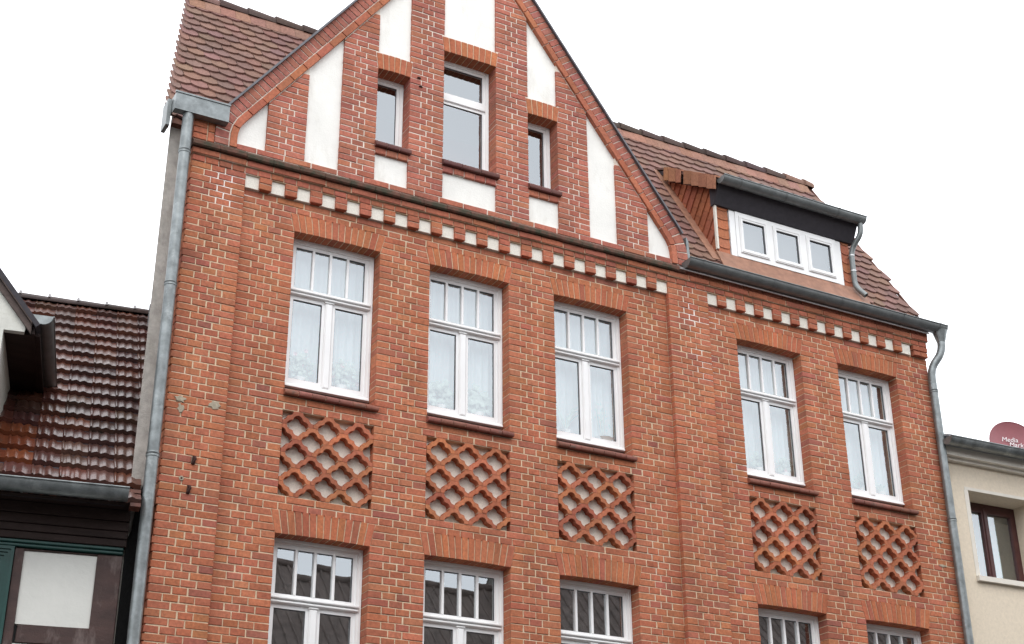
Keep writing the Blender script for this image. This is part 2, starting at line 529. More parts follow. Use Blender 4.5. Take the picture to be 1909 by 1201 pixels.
# ---- the field walls and pilasters
SL = 0.045                      # skew of the arch springers
def field_spans(a, b, k):
    """solid stretches of course k between a and b as (x0b, x1b, x0t, x1t, deepL, deepR)"""
    cuts = []
    for (l, r) in WIN:
        if r < a or l > b: continue
        if 14 <= k <= 38: cuts.append((l, r, l, r))
        elif 39 <= k <= 41:
            f0 = (k - 39) / 3; f1 = (k - 38) / 3
            cuts.append((l - SL * f0 - J / 2, r + SL * f0 + J / 2, l - SL * f1 - J / 2, r + SL * f1 + J / 2))
        elif 0 <= k <= 11: cuts.append((l, r, l, r))
        elif -5 <= k <= -3:
            f0 = (k + 5) / 3; f1 = (k + 6) / 3
            cuts.append((l - SL * f0 - J / 2, r + SL * f0 + J / 2, l - SL * f1 - J / 2, r + SL * f1 + J / 2))
        elif -30 <= k <= -6: cuts.append((l, r, l, r))
    cuts.sort()
    spans = []; xb = xt = a; dl = False
    for (l0, r0, l1, r1) in cuts:
        spans.append((xb, l0, xt, l1, dl, True)); xb, xt = r0, r1; dl = True
    spans.append((xb, b, xt, b, dl, False))
    return spans

for k in range(-38, 44):
    z0, z1 = k * C, (k + 1) * C
    for (a, b) in ((PA[1] + 0.006, PB[0] - 0.004), (PB[1] + 0.006, XR)):
        for (x0b, x1b, x0t, x1t, dl, dr) in field_spans(a, b, k):
            lay(x0b, x1b, x0t, x1t, k, z0, z1, 0.0, deep=(dl, dr or x1b == XR))
for k in range(-38, 46):
    z0, z1 = k * C, (k + 1) * C
    e = random.uniform(-.012, .004)
    lay(PA[0] + e, PA[1], PA[0] + e, PA[1], k, z0, z1, PY, deep=(True, True), depth=0.09)
    lay(PB[0], PB[1], PB[0], PB[1], k, z0, z1, PY, deep=(True, True), depth=0.08)

# ---- mortar body of the facade: a slab with the openings left out
def slab_with_holes(x0, x1, z0, z1, holes, yf, yb, mb):
    xs = sorted({x0, x1, *[h[0] for h in holes], *[h[1] for h in holes]})
    zs = sorted({z0, z1, *[h[2] for h in holes], *[h[3] for h in holes]})
    xs = [x for x in xs if x0 <= x <= x1]; zs = [z for z in zs if z0 <= z <= z1]
    def solid(i, j):
        if not (0 <= i < len(xs) - 1 and 0 <= j < len(zs) - 1): return False
        cx = (xs[i] + xs[i + 1]) / 2; cz = (zs[j] + zs[j + 1]) / 2
        return not any(h[0] < cx < h[1] and h[2] < cz < h[3] for h in holes)
    for i in range(len(xs) - 1):
        for j in range(len(zs) - 1):
            if not solid(i, j): continue
            a, b, c, d = xs[i], xs[i + 1], zs[j], zs[j + 1]
            mb.add([(a, yf, c), (b, yf, c), (b, yf, d), (a, yf, d)], [(0, 1, 2, 3)])
            mb.add([(a, yb, c), (b, yb, c), (b, yb, d), (a, yb, d)], [(3, 2, 1, 0)])
            if not solid(i - 1, j): mb.add([(a, yf, c), (a, yf, d), (a, yb, d), (a, yb, c)], [(0, 1, 2, 3)])
            if not solid(i + 1, j): mb.add([(b, yf, c), (b, yb, c), (b, yb, d), (b, yf, d)], [(0, 1, 2, 3)])
            if not solid(i, j - 1): mb.add([(a, yf, c), (a, yb, c), (b, yb, c), (b, yf, c)], [(0, 1, 2, 3)])
            if not solid(i, j + 1): mb.add([(a, yf, d), (b, yf, d), (b, yb, d), (a, yb, d)], [(0, 1, 2, 3)])

holes = []
e = 0.003
for (l, r) in WIN:
    holes.append((l - e, r + e, 14 * C, EXTR - 0.004))
    holes.append((l - e, r + e, 0.0, 12 * C))
    holes.append((l - e, r + e, -30 * C, EXTR2 - 0.004))
fw = MB()
slab_with_holes(XL + 0.03, XR - 0.004, -38 * C, 48 * C, holes, 0.0055, 0.30, fw)
fw.box(PA[0] + 0.012, PA[1] - 0.004, PY + 0.0055, 0.02, -38 * C, 46 * C)
fw.box(PB[0] + 0.004, PB[1] - 0.004, PY + 0.0055, 0.02, -38 * C, 46 * C)
facade = fw.part('facade_wall', M['mortar'], house)
lo = MB(); lo.box(XL + 0.01, XR, -0.004, 0.30, -Z0, -38 * C - 0.002)
lo.part('ground_floor_wall', M['render_grey'], house)

# ---- brick arches over the windows
def arch(parent, l, r, zs, ze, yf, n, sk, depth, camber=0.012, col=ORANGE):
    mb = MB()
    def top(t): return (l - sk + (r - l + 2 * sk) * t, ze + camber * (4 * t * (1 - t)) - 0.004)
    def bot(t): return (l + (r - l) * t, zs + camber * 0.6 * (4 * t * (1 - t)))
    poly = [bot(0), bot(.25), bot(.5), bot(.75), bot(1), top(1), top(.75), top(.5), top(.25), top(0)]
    mb.prism_xz([(p[0], p[1] + (0.004 if i < 5 else -0.003)) for i, p in enumerate(poly)], yf + 0.0055, yf + depth + 0.05)
    ap = mb.part('window_arch', M['mortar'], parent)
    g = J * 0.80 / (r - l)
    for i in range(n):
        t0 = i / n + (g / 2 if i else 0); t1 = (i + 1) / n - (g / 2 if i < n - 1 else 0)
        b = MB()
        b.brick([bot(t0), bot(t1), top(t1), top(t0)], yf - random.uniform(0, .003), yf + depth, ch=0.003, jit=0.001)
        b.part('arch_brick', M['brick_obj'], ap, color=vary(col if random.random() < .8 else (0.36, 0.110, 0.062), 0.08))

for (l, r) in WIN:
    arch(house, l, r, SOFF, EXTR, 0.0, 14, SL, 0.165)
    arch(house, l, r, SOFF2, EXTR2, 0.0, 14, SL, 0.165)

# ---- sills of moulded brick
def sill(parent, x0, x1, zb, yf, yb, zt, n, base=(0.20, 0.070, 0.048), nose=0.04):
    mb = MB()
    mb.prism_yz([(yf + 0.012, zb + 0.006), (yb, zb + 0.006), (yb, zt - 0.006), (yf + 0.012, zb + nose - 0.006)], x0 + 0.003, x1 - 0.003)
    sp = mb.part('window_sill', M['mortar'], parent)
    for i in range(n):
        a = x0 + (x1 - x0) * i / n + (0.003 if i else 0); b = x0 + (x1 - x0) * (i + 1) / n - (0.003 if i < n - 1 else 0)
        q = MB(); dz = random.uniform(-.002, .002); dy = random.uniform(-.003, .003)
        q.prism_yz([(yf + dy + 0.008, zb + dz), (yb, zb + dz), (yb, zt + dz), (yf + dy + 0.020, zb + nose + 0.006 + dz), (yf + dy + 0.004, zb + nose - 0.004 + dz), (yf + dy, zb + nose * 0.55 + dz), (yf + dy + 0.002, zb + 0.008 + dz)], a, b)
        q.part('sill_brick', M['sill'], sp, color=vary(base, 0.14))

# ---- windows
def ring(mb, x0, x1, z0, z1, w, y0, y1, wb=None, wt=None):
    wb = w if wb is None else wb; wt = w if wt is None else wt
    mb.box(x0, x0 + w, y0, y1, z0, z1); mb.box(x1 - w, x1, y0, y1, z0, z1)
    mb.box(x0 + w, x1 - w, y0, y1, z0, z0 + wb); mb.box(x0 + w, x1 - w, y0, y1, z1 - wt, z1)

def pane(parent, x0, x1, z0, z1, y):
    mb = MB()
    a = random.uniform(-.0012, .0012); b = random.uniform(-.0012, .0012)
    mb.add([(x0, y + a, z0), (x1, y - a, z0), (x1, y - a + b, z1), (x0, y + a + b, z1)], [(0, 1, 2, 3)])
    mb.part('pane', M['glass'], parent)

def bevel_bar(mb, x0, x1, z0, z1, yf, yb, ch):
    mb.brick([(x0, z0), (x1, z0), (x1, z1), (x0, z1)], yf, yb, ch=ch)

def storey_window(l, r, zb, zt, ft, label=None):
    """white casement: two tall lights under a four-light fanlight"""
    y = 0.143
    mb = MB()
    ring(mb, l + 0.004, r - 0.004, zb, zt, 0.045, y, y + 0.07, 0.055, 0.050)
    ring(mb, l + 0.004, r - 0.004, zb + 0.008, zt - 0.006, 0.020, y - 0.008, y, 0.02, 0.020)
    win = mb.part('window', M['pvc'], house, label)
    trz = zb + ft
    t = MB()
    bevel_bar(t, l + 0.049, r - 0.049, trz, trz + 0.062, y - 0.004, y + 0.06, 0.006)
    bevel_bar(t, l + 0.030, r - 0.030, trz + 0.036, trz + 0.058, y - 0.034, y - 0.003, 0.006)
    bevel_bar(t, l + 0.030, r - 0.030, trz + 0.006, trz + 0.026, y - 0.024, y - 0.003, 0.006)
    t.part('transom', M['pvc'], win)
    xm = (l + r) / 2
    m = MB()
    bevel_bar(m, xm - 0.036, xm + 0.036, zb + 0.050, trz - 0.016, y - 0.012, y + 0.05, 0.012)
    bevel_bar(m, xm - 0.042, xm + 0.042, trz - 0.016, trz - 0.002, y - 0.016, y + 0.05, 0.005)
    m.part('mullion', M['pvc'], win)
    for (a, b) in ((l + 0.049, xm - 0.030), (xm + 0.030, r - 0.049)):
        s = MB(); ring(s, a, b, zb + 0.055, trz - 0.001, 0.034, y + 0.012, y + 0.055, 0.044, 0.032)
        so = s.part('sash', M['pvc'], win)
        g = MB(); ring(g, a + 0.034, b - 0.034, zb + 0.099, trz - 0.033, 0.005, y + 0.020, y + 0.034)
        g.part('glazing_gasket', M['gasket'], win)
        pane(win, a + 0.036, b - 0.036, zb + 0.101, trz - 0.035, y + 0.030)
    a, b = l + 0.049, r - 0.049
    z0, z1 = trz + 0.062, zt - 0.050
    s = MB(); ring(s, a, b, z0, z1, 0.034, y + 0.012, y + 0.055, 0.026, 0.032)
    s.part('sash', M['pvc'], win)
    g = MB(); ring(g, a + 0.034, b - 0.034, z0 + 0.026, z1 - 0.032, 0.005, y + 0.020, y + 0.034)
    g.part('glazing_gasket', M['gasket'], win)
    pa, pb = a + 0.036, b - 0.036
    for i in range(1, 4):
        x = pa + (pb - pa) * i / 4
        q = MB(); bevel_bar(q, x - 0.0125, x + 0.0125, z0 + 0.024, z1 - 0.030, y + 0.006, y + 0.05, 0.004)
        q.part('glazing_bar', M['pvc'], win)
    for i in range(4):
        pane(win, pa + (pb - pa) * i / 4 + (0.012 if i else 0), pa + (pb - pa) * (i + 1) / 4 - (0.012 if i < 3 else 0), z0 + 0.028, z1 - 0.034, y + 0.030)
    d = MB()
    d.prism_yz([(y - 0.03, zb + 0.004), (y + 0.02, zb + 0.004), (y + 0.02, zb + 0.050), (y - 0.008, zb + 0.040), (y - 0.03, zb + 0.014)], l + 0.012, r - 0.012)
    d.part('drip_rail', M['pvc'], win)
    return win

for i, (l, r) in enumerate(WIN):
    sill(house, l - 0.008, r + 0.020, 14 * C + 0.002, -0.050, 0.170, 1.045, 7)
    storey_window(l, r, 1.045, SOFF + 0.012, 0.905)
    sill(house, l - 0.008, r + 0.020, -30 * C + 0.002, -0.050, 0.170, -30 * C + 0.14, 7)
    storey_window(l, r, -30 * C + 0.145, SOFF2 + 0.012, 0.905)

# ---- terracotta lattice panels
def hole_r(th, hw=0.101, hh=0.093):
    """radius of the four-lobed opening in direction th"""
    best = 0
    for (cx, cz, rr) in ((hw - 0.046, 0, 0.046), (0.046 - hw, 0, 0.046), (0, hh - 0.044, 0.044), (0, 0.044 - hh, 0.044)):
        dx, dz = math.cos(th), math.sin(th)
        bq = cx * dx + cz * dz; cq = cx * cx + cz * cz - rr * rr
        disc = bq * bq - cq
        if disc >= 0:
            best = max(best, bq + math.sqrt(disc))
    return best

def arc_pts(cx, cz, a0, a1, n=9):
    out = []
    for i in range(n + 1):
        th = R(a0 + (a1 - a0) * i / n)
        rr = hole_r(th)
        out.append((cx + rr * math.cos(th), cz + rr * math.sin(th)))
    return out

def lattice(l, r):
    mb = MB(); mb.box(l - 0.02, r + 0.02, 0.074, 0.11, -0.02, 12 * C + 0.02)
    lp = mb.part('lattice_panel', M['roughcast'], house)
    px = (r - l) / 6; pz = 12 * C / 6
    rect = [(l + 0.002, 0.002), (r - 0.002, 0.002), (r - 0.002, 12 * C - 0.002), (l + 0.002, 12 * C - 0.002)]
    g = 0.0016
    for j in range(6):                        # half rows from the top
        zt = 12 * C - j * pz - g; zb = zt - pz + 2 * g
        for i in range(0, 7):
            if (i + j) % 2 == 0: continue     # pieces hang from the nodes between the openings
            x = l + i * px; xa = x - px + g; xb = x + px - g
            zup = 12 * C - j * pz; zlo = 12 * C - (j + 1) * pz
            right = arc_pts(x + px, zup, 180, 270)
            left = arc_pts(x - px, zup, 270, 360)
            mid = arc_pts(x, zlo, 0, 90) + arc_pts(x, zlo, 90, 180)[1:]
            if i == 0: x0_ = l + 0.002; poly = [(x0_, zt)] + right + [(xb, zb)] + arc_pts(x, zlo, 0, 90)[:-1] + [(x0_, zlo + hole_r(R(90)))]
            elif i == 6: x0_ = r - 0.002; poly = left + [(x0_, zt), (x0_, zlo + hole_r(R(90)))] + arc_pts(x, zlo, 90, 180)[1:] + [(xa, zb)]
            else: poly = left + right + [(xb, zb)] + mid + [(xa, zb)]
            poly = [(min(max(p[0], max(xa, l + .002)), min(xb, r - .002)), min(max(p[1], zb), zt)) for p in poly]
            poly = poly[::-1]
            cl = []
            for p in poly:
                if not cl or (abs(p[0] - cl[-1][0]) + abs(p[1] - cl[-1][1])) > 1e-5: cl.append(p)
            if abs(cl[0][0] - cl[-1][0]) + abs(cl[0][1] - cl[-1][1]) < 1e-5: cl.pop()
            b = MB(); b.prism_xz(cl, -0.001 + random.uniform(-.003, .002), 0.075)
            o = b.part('lattice_block', M['brick_obj'], lp, color=vary((0.405, 0.138, 0.068) if random.random() < .75 else (0.34, 0.105, 0.058), 0.10))
    # thin mortar showing in the joints
    q = MB()
    for j in range(7):
        for i in range(0, 7):
            if (i + j) % 2: q.box(max(l, l + i * px - 0.045), min(r, l + i * px + 0.045), 0.006, 0.058, 12 * C - j * pz - 0.0025, 12 * C - j * pz + 0.0025)
    q.part('lattice_joint', M['mortar'], lp, kind='stuff')
for (l, r) in WIN: lattice(l, r)

# ---- cornice: white squares, dentils, header course, string course, mossy moulding
cm = MB()
cm.box(XL + 0.01, XR - 0.022, PY + 0.0055, 0.02, 46 * C - 0.002, 47 * C)
cm.box(XL + 0.0, XR - 0.012, PY - 0.018, 0.02, 47 * C, 48 * C - 0.003)
cornice = cm.part('cornice', M['mortar'], house)
def dentil_run(x0, pitch, n_sq, sqw):
    for i in range(n_sq):
        a = x0 + i * pitch
        q = MB(); q.box(a - 0.012, a + sqw + 0.012, -0.030, 0.02, 44 * C + 0.001, 46 * C - 0.004)
        q.part('stucco_square', M['roughcast'], cornice)
        if i < n_sq - 1:
            d = MB()
            b0, b1 = a + sqw, a + pitch
            for kk in (44, 45):
                t = clay()
                d.brick([(b0, kk * C + 0.003), (b1, kk * C + 0.003), (b1, (kk + 1) * C - 0.004), (b0, (kk + 1) * C - 0.004)], PY - 0.003 + random.uniform(-.003, .003), 0.0, vary((0.375, 0.122, 0.068), .12), ch=0.004, jit=0.0015)
            d.add([(b0 + .003, PY + .003, 45 * C - .006), (b1 - .003, PY + .003, 45 * C - .006), (b1 - .003, PY + .003, 45 * C + .006), (b0 + .003, PY + .003, 45 * C + .006)], [(0, 1, 2, 3)], (0.55, 0.43, 0.32))
            d.add([(b0, 0, 44 * C + .003), (b1, 0, 44 * C + .003), (b1, PY, 44 * C + .003), (b0, PY, 44 * C + .003)], [(0, 1, 2, 3)], (0.34, 0.11, 0.06))
            d.part('dentil', M['brick'], cornice)
dentil_run(PA[1] + 0.004, 0.2473, 19, 0.132)
dentil_run(PB[1] + 0.002, 0.2445, 12, 0.132)
def course(x0, x1, n, z0, z1, yf, yb, name, col, mat='brick_obj'):
    for i in range(n):
        a = x0 + (x1 - x0) * i / n + 0.004; b = x0 + (x1 - x0) * (i + 1) / n - 0.004
        q = MB(); q.brick([(a, z0 + .003), (b, z0 + .003), (b, z1 - .005), (a, z1 - .005)], yf + random.uniform(-.003, .003), yb, ch=0.004, jit=0.0015)
        q.part(name, M[mat], cornice, color=vary(col if random.random() < .7 else (0.33, 0.108, 0.064), .12))
course(XL, XR - 0.02, 70, 46 * C, 47 * C, PY - 0.004, 0.0, 'cornice_header', (0.36, 0.118, 0.066))
course(XL - 0.01, XR - 0.01, 34, 47 * C, 48 * C, PY - 0.026, 0.0, 'cornice_stretcher', (0.35, 0.118, 0.066))
course(4.27, XR, 13, 48 * C, 49 * C, PY - 0.020, 0.0, 'cornice_stretcher', (0.30, 0.10, 0.06))
course(7.446, XR - 0.018, 1, 45 * C, 46 * C, PY - 0.003, 0.0, 'cornice_header', (0.36, 0.115, 0.066))
course(7.446, XR - 0.018, 2, 44 * C, 45 * C, PY - 0.003, 0.0, 'cornice_header', (0.36, 0.115, 0.066))
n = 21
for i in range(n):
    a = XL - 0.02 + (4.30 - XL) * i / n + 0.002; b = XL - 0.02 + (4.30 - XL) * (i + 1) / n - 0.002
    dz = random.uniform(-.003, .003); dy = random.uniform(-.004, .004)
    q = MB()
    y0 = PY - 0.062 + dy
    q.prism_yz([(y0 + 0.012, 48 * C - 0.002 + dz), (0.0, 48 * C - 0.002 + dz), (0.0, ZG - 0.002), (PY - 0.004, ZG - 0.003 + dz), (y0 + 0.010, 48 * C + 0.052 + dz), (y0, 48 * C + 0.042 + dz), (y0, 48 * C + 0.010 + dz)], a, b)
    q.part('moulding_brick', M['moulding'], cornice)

# ---- the gable
H_IN = 2.387                    # half width at the foot, inside of the border
SLOPE = 1.360
Z_LINE = 3.782 + SLOPE * 2.107  # inner border line: z = Z_LINE - SLOPE*h
ANG = math.atan(SLOPE)
Rr = 0.34
zcorner = Z_LINE - SLOPE * H_IN
turn = math.pi / 2 - ANG
tlen = Rr * math.tan(turn / 2)
z_arc0 = zcorner - tlen
AL = Rr * turn
foot_len = z_arc0 - ZG
h_arc1 = H_IN - tlen * math.cos(ANG); z_arc1 = zcorner + tlen * math.sin(ANG)
line_len = h_arc1 / math.cos(ANG)
TOT = foot_len + AL + line_len
def border(s, off):
    """point (h, z) at length s along the inside of the border, off outwards"""
    if s <= foot_len: return (H_IN + off, ZG + s)
    s2 = s - foot_len
    if s2 <= AL:
        a = s2 / Rr
        return (H_IN - Rr + (Rr + off) * math.cos(a), z_arc0 + (Rr + off) * math.sin(a))
    s3 = s2 - AL
    return (h_arc1 - s3 * math.cos(ANG) + off * math.sin(ANG), z_arc1 + s3 * math.sin(ANG) + off * math.cos(ANG))
def h_at(z, off=0.0):
    """half width of the border line (offset off) at height z"""
    lo_, hi_ = 0.0, TOT
    for _ in range(40):
        m_ = (lo_ + hi_) / 2
        if border(m_, off)[1] < z: lo_ = m_
        else: hi_ = m_
    return max(border((lo_ + hi_) / 2, off)[0], 0.0)
def z_at(h, off=0.0):
    lo_, hi_ = 0.0, TOT
    for _ in range(40):
        m_ = (lo_ + hi_) / 2
        if border(m_, off)[0] > h: lo_ = m_
        else: hi_ = m_
    return border((lo_ + hi_) / 2, off)[1]

PIERS = [(-0.350, 0.030), (0.371, 0.737), (1.087, 1.459), (2.057, 2.432), (2.784, 3.148), (3.486, 3.868)]
GWIN = [(0.737, 1.087, 4.530, 4.715, 6), (1.459, 2.057, 4.985, 5.162, 9), (2.432, 2.784, 4.530, 4.715, 6)]
SILLZ = 3.615
for kx, (a, b) in enumerate(PIERS):
    k = 1
    while True:
        z0, z1 = zg(k), zg(k + 1)
        side = -1 if (a + b) / 2 < GX else 1
        if side < 0:
            xb0, xt0 = max(a, GX - h_at(z0, -0.012)), max(a, GX - h_at(z1 - .01, -0.012)); xb1 = xt1 = b
        else:
            xb0 = xt0 = a; xb1, xt1 = min(b, GX + h_at(z0, -0.012)), min(b, GX + h_at(z1 - .01, -0.012))
        if xb1 - xb0 < 0.03: break
        if xt1 < xt0: xt0 = xt1 = (xb0 if side > 0 else xb1)
        for (l, r, zs, ze, _) in GWIN:        # springers
            mid = (z0 + z1) / 2
            if zs - .02 < mid < ze + .01:
                f0 = min(max((z0 - zs) / (ze - zs), 0), 1) * 0.022 + J / 2; f1 = min(max((z1 - zs) / (ze - zs), 0), 1) * 0.022 + J / 2
                if abs(b - l) < .01: xb1, xt1 = b - f0, b - f1
                if abs(a - r) < .01: xb0, xt0 = a + f0, a + f1
        isw = [any(abs(a - r) < .01 and SILLZ < z0 < zs for (l, r, zs, ze, _) in GWIN), any(abs(b - l) < .01 and SILLZ < z0 < zs for (l, r, zs, ze, _) in GWIN)]
        lay(xb0, xb1, xt0, xt1, k, z0, z1, PY, gable=True, deep=(True, True), depth=0.165 if any(isw) else 0.04)
        k += 1
lay(GX - H_IN + .004, GX + H_IN - .004, GX - H_IN + .004, GX + H_IN - .004, 1, zg(0), zg(1), PY, gable=True)
for (l, r, zs, ze, n) in GWIN:                # the course under each gable sill
    nb = 3 if n == 6 else 5
    for i in range(nb):
        aa = l + (r - l) * i / nb + 0.003; bb = l + (r - l) * (i + 1) / nb - 0.005
        all_bricks.append(([(aa, 3.548), (bb, 3.548), (bb, SILLZ - .002), (aa, SILLZ - .002)], PY - .004, PY + 0.05, clay(True), True))

gw = MB()
gw.box(GX - H_IN - 0.10, GX + H_IN + 0.10, PY + 0.0055, 0.20, ZG, zg(1) - 0.004)
def column_top(a, b, z, off=0.10):
    """column from height z up to the middle of the border"""
    poly = [(a, z), (b, z)]
    if a < GX < b: poly += [(b, z_at(abs(b - GX), off)), (GX, z_at(0.0, off)), (a, z_at(abs(a - GX), off))]
    else: poly += [(b, z_at(abs(b - GX), off)), (a, z_at(abs(a - GX), off))]
    return poly
for (a, b) in PIERS:
    gw.prism_xz(column_top(a + 0.003, b - 0.003, zg(1) - 0.004), PY + 0.0055, 0.20)
gable_wall = gw.part('gable_wall', M['mortar_gable'], house)

def stucco(poly):
    q = MB(); q.prism_xz(poly, PY + 0.028 , 0.19)
    q.part('stucco_panel', M['stucco'], gable_wall)
YB = 50.5 * C
for (a, b) in ((0.030, 0.371), (3.148, 3.486)):
    stucco(column_top(a - .003, b + .003, zg(1) - .005))
for sgn in (-1, 1):                            # end panels with the rounded shoulder
    hi_x, lo_x = H_IN + 0.05, GX - (-0.350)
    pts = [(h, z) for (h, z) in [border(TOT * i / 400, 0.05) for i in range(401)] if h > lo_x]
    poly = [(GX + sgn * lo_x, zg(1) - .005), (GX + sgn * hi_x, zg(1) - .005)] + [(GX + sgn * h, z) for (h, z) in pts[::4]] + [(GX + sgn * lo_x, z_at(lo_x, 0.05))]
    if sgn < 0: poly = poly[::-1]
    stucco(poly)
for (l, r, zs, ze, n) in GWIN:
    stucco([(l - .003, zg(1) - .005), (r + .003, zg(1) - .005), (r + .003, 3.549), (l - .003, 3.549)])
    stucco(column_top(l - .003, r + .003, ze - .006))
    q = MB(); q.box(l - .003, r + .003, PY + .0055, 0.19, 3.549, SILLZ)
    q.part('sill_bed', M['mortar_gable'], gable_wall)
    arch(house, l, r, zs, ze, PY, n, 0.022, 0.175, camber=0.008)
    sill(house, l - 0.010, r + 0.016, SILLZ, PY - 0.045, 0.118, 3.742, nb if n > 6 else 3, base=(0.13, 0.045, 0.038), nose=0.05)
    # window
    y = 0.110; zb = 3.742; zt = zs + 0.010
    mb = MB(); ring(mb, l + .003, r - .003, zb, zt, 0.036, y, y + .06)
    ring(mb, l + .003, r - .003, zb + .004, zt - .004, 0.012, y - .006, y)
    win = mb.part('gable_window', M['pvc'], house)
    if n == 9:
        trz = 4.505
        t = MB(); bevel_bar(t, l + .039, r - .039, trz, trz + .075, y - .006, y + .055, .006)
        t.part('transom', M['pvc'], win)
        lights = [(zb + .036, trz), (trz + .075, zt - .036)]
    else:
        lights = [(zb + .036, zt - .036)]
    for (z0, z1) in lights:
        s = MB(); ring(s, l + .039, r - .039, z0, z1, 0.030, y + .012, y + .05)
        s.part('sash', M['pvc'], win)
        g = MB(); ring(g, l + .069, r - .069, z0 + .030, z1 - .030, .005, y + .018, y + .03)
        g.part('glazing_gasket', M['gasket'], win)
        pane(win, l + .070, r - .070, z0 + .031, z1 - .031, y + .026)

# border of the gable: stretchers inside, headers on edge outside
for sgn in (-1, 1):
    bm_ = MB()
    steps = 120
    pts_in = [border(TOT * i / steps, 0.004) for i in range(steps + 1)]
    pts_out = [border(TOT * i / steps, 0.205) for i in range(steps + 1)]
    for i in range(steps):
        poly = [pts_in[i], pts_out[i], pts_out[i + 1], pts_in[i + 1]]
        poly = [(GX + sgn * h, z) for (h, z) in poly]
        if sgn < 0: poly = poly[::-1]
        bm_.prism_xz(poly, PY - 0.006, 0.16, back=True)
    gb = bm_.part('gable_border', M['mortar_gable'], house)
    def piece(s0, s1, o0, o1, yf, name, col):
        n_ = 3 if foot_len - .05 < (s0 + s1) / 2 < foot_len + AL + .15 else 1
        pi = [border(s0 + (s1 - s0) * i / n_, o0) for i in range(n_ + 1)]
        po = [border(s0 + (s1 - s0) * i / n_, o1) for i in range(n_ + 1)]
        poly = pi[::-1] + po
        poly = [(GX + sgn * max(h, 0.002), z) for (h, z) in poly]
        if sgn < 0: poly = poly[::-1]
        q = MB(); q.brick(poly, yf + random.uniform(-.003, .003), 0.03, ch=0.003, jit=0.001 if n_ == 1 else 0)
        q.part(name, M['brick_obj'], gb, color=vary(col, .10))
    ns = 20
    for i in range(ns):
        piece(TOT * i / ns + .004, TOT * (i + 1) / ns - .004, 0.0, 0.066, PY - 0.022, 'border_stretcher', (0.395, 0.132, 0.072))
    nh = 58
    for i in range(nh):
        piece(TOT * i / nh + .005, TOT * (i + 1) / nh - .005, 0.078, 0.205, PY - 0.014, 'border_header', (0.335, 0.120, 0.088))
    fl = MB()
    for i in range(steps):
        if border(TOT * i / steps, 0.2)[1] < 3.53: continue
        o0, o1 = 0.203, 0.222
        poly = [border(TOT * i / steps, o0), border(TOT * i / steps, o1), border(TOT * (i + 1) / steps, o1), border(TOT * (i + 1) / steps, o0)]
        poly = [(GX + sgn * max(h, 0), z) for (h, z) in poly]
        if sgn < 0: poly = poly[::-1]
        fl.prism_xz(poly, PY - 0.045, 0.20)
    fl.part('verge_flashing', M['lead'], house)
q = MB()
q.prism_xz([(GX + 2.596, 3.20), (GX + 2.640, 3.23), (GX + 2.625, 3.52), (GX + 2.597, 3.56)], -0.05, 0.22)
q.part('flashing_apron', M['zinc'], house)

# stub of masonry left of the gable foot, under the box gutter
sx = XL - 0.012
for k in range(0, 3):
    all_bricks.append(([(sx, zg(k) + .004), (sx + .125, zg(k) + .004), (sx + .125, zg(k + 1) - .005), (sx, zg(k + 1) - .005)], PY - 0.004, PY + .10, clay(), False))
all_bricks.append(([(sx - .004, zg(3) + .004), (sx + .125, zg(3) + .004), (sx + .125, zg(4) + .015), (sx - .004, zg(4) + .015)], PY - 0.016, PY + .10, clay(), False))
for k in (0, 1):
    all_bricks.append(([(sx + .137, zg(k * 1.6) + .004), (sx + .198, zg(k * 1.6) + .004), (sx + .198, zg((k + 1) * 1.6) - .005), (sx + .137, zg((k + 1) * 1.6) - .005)], PY - 0.002, PY + .10, clay(), False))
all_bricks.append(([(sx + .130, zg(3.2) + .004), (sx + .235, zg(3.2) + .004), (sx + .235, zg(4) + .004), (sx + .130, zg(4) + .004)], PY - 0.018, PY + .10, clay(), False))
for k in range(0, 4):
    all_bricks.append(([(sx + .21, zg(k) + .004), (GX - H_IN - .206, zg(k) + .004), (GX - H_IN - .206, zg(k + 1) - .005), (sx + .21, zg(k + 1) - .005)], PY + 0.03, PY + .10, clay(), False))
q = MB(); q.box(XL + .004, GX - H_IN - .19, PY + .045, 0.19, ZG, zg(5.5)); q.box(XL + .004, XL + .18, PY + .008, 0.05, ZG, zg(4))
q.part('gable_stub', M['mortar'], house)

# ---- place the bricks: the 300 that show largest one by one, the others joined
rank = sorted(range(len(all_bricks)), key=lambda i: -shown([(p[0], all_bricks[i][1], p[1]) for p in all_bricks[i][0]]))
single = set(rank[:300])
rest_f, rest_g = MB(), MB()
for i, (poly, yf, yb, tint, gab) in enumerate(all_bricks):
    if i in single:
        q = MB(); q.brick(poly, yf, yb, tint, ch=0.004, jit=0.0015)
        q.part('brick', M['brick'], gable_wall if gab else facade)
    else:
        (rest_g if gab else rest_f).brick(poly, yf, yb, tint, ch=0.004, jit=0.0015)
rest_f.part('brickwork', M['brick'], facade, kind='stuff')
rest_g.part('brickwork', M['brick'], gable_wall, kind='stuff')

# ---- wear on the masonry
def blob(name, x, z, rx, rz, yf, mat, seg=14, rough=0.35, th=0.012):
    q = MB()
    pts = []
    for i in range(seg):
        a = 2 * math.pi * i / seg; f = 1 + random.uniform(-rough, rough)
        pts.append((x + rx * f * math.cos(a), z + rz * f * math.sin(a)))
    q.brick(pts, yf, yf + th, ch=min(rx, rz) * 0.2)
    return q.part(name, mat, facade)
blob('cement_patch', -0.915, 0.668, 0.044, 0.030, PY - 0.0055, M['patch'], th=.01)
blob('cement_patch', -0.905, 0.590, 0.028, 0.034, PY - 0.0055, M['patch'], th=.01)
blob('cement_patch', -0.622, 0.668, 0.048, 0.036, PY - 0.0055, M['patch'], th=.01)
blob('cement_patch', 7.50, 0.652, 0.040, 0.016, -0.0055, M['patch'], th=.01)
blob('cement_patch', 7.50, 0.385, 0.045, 0.018, -0.0055, M['patch'], th=.01)
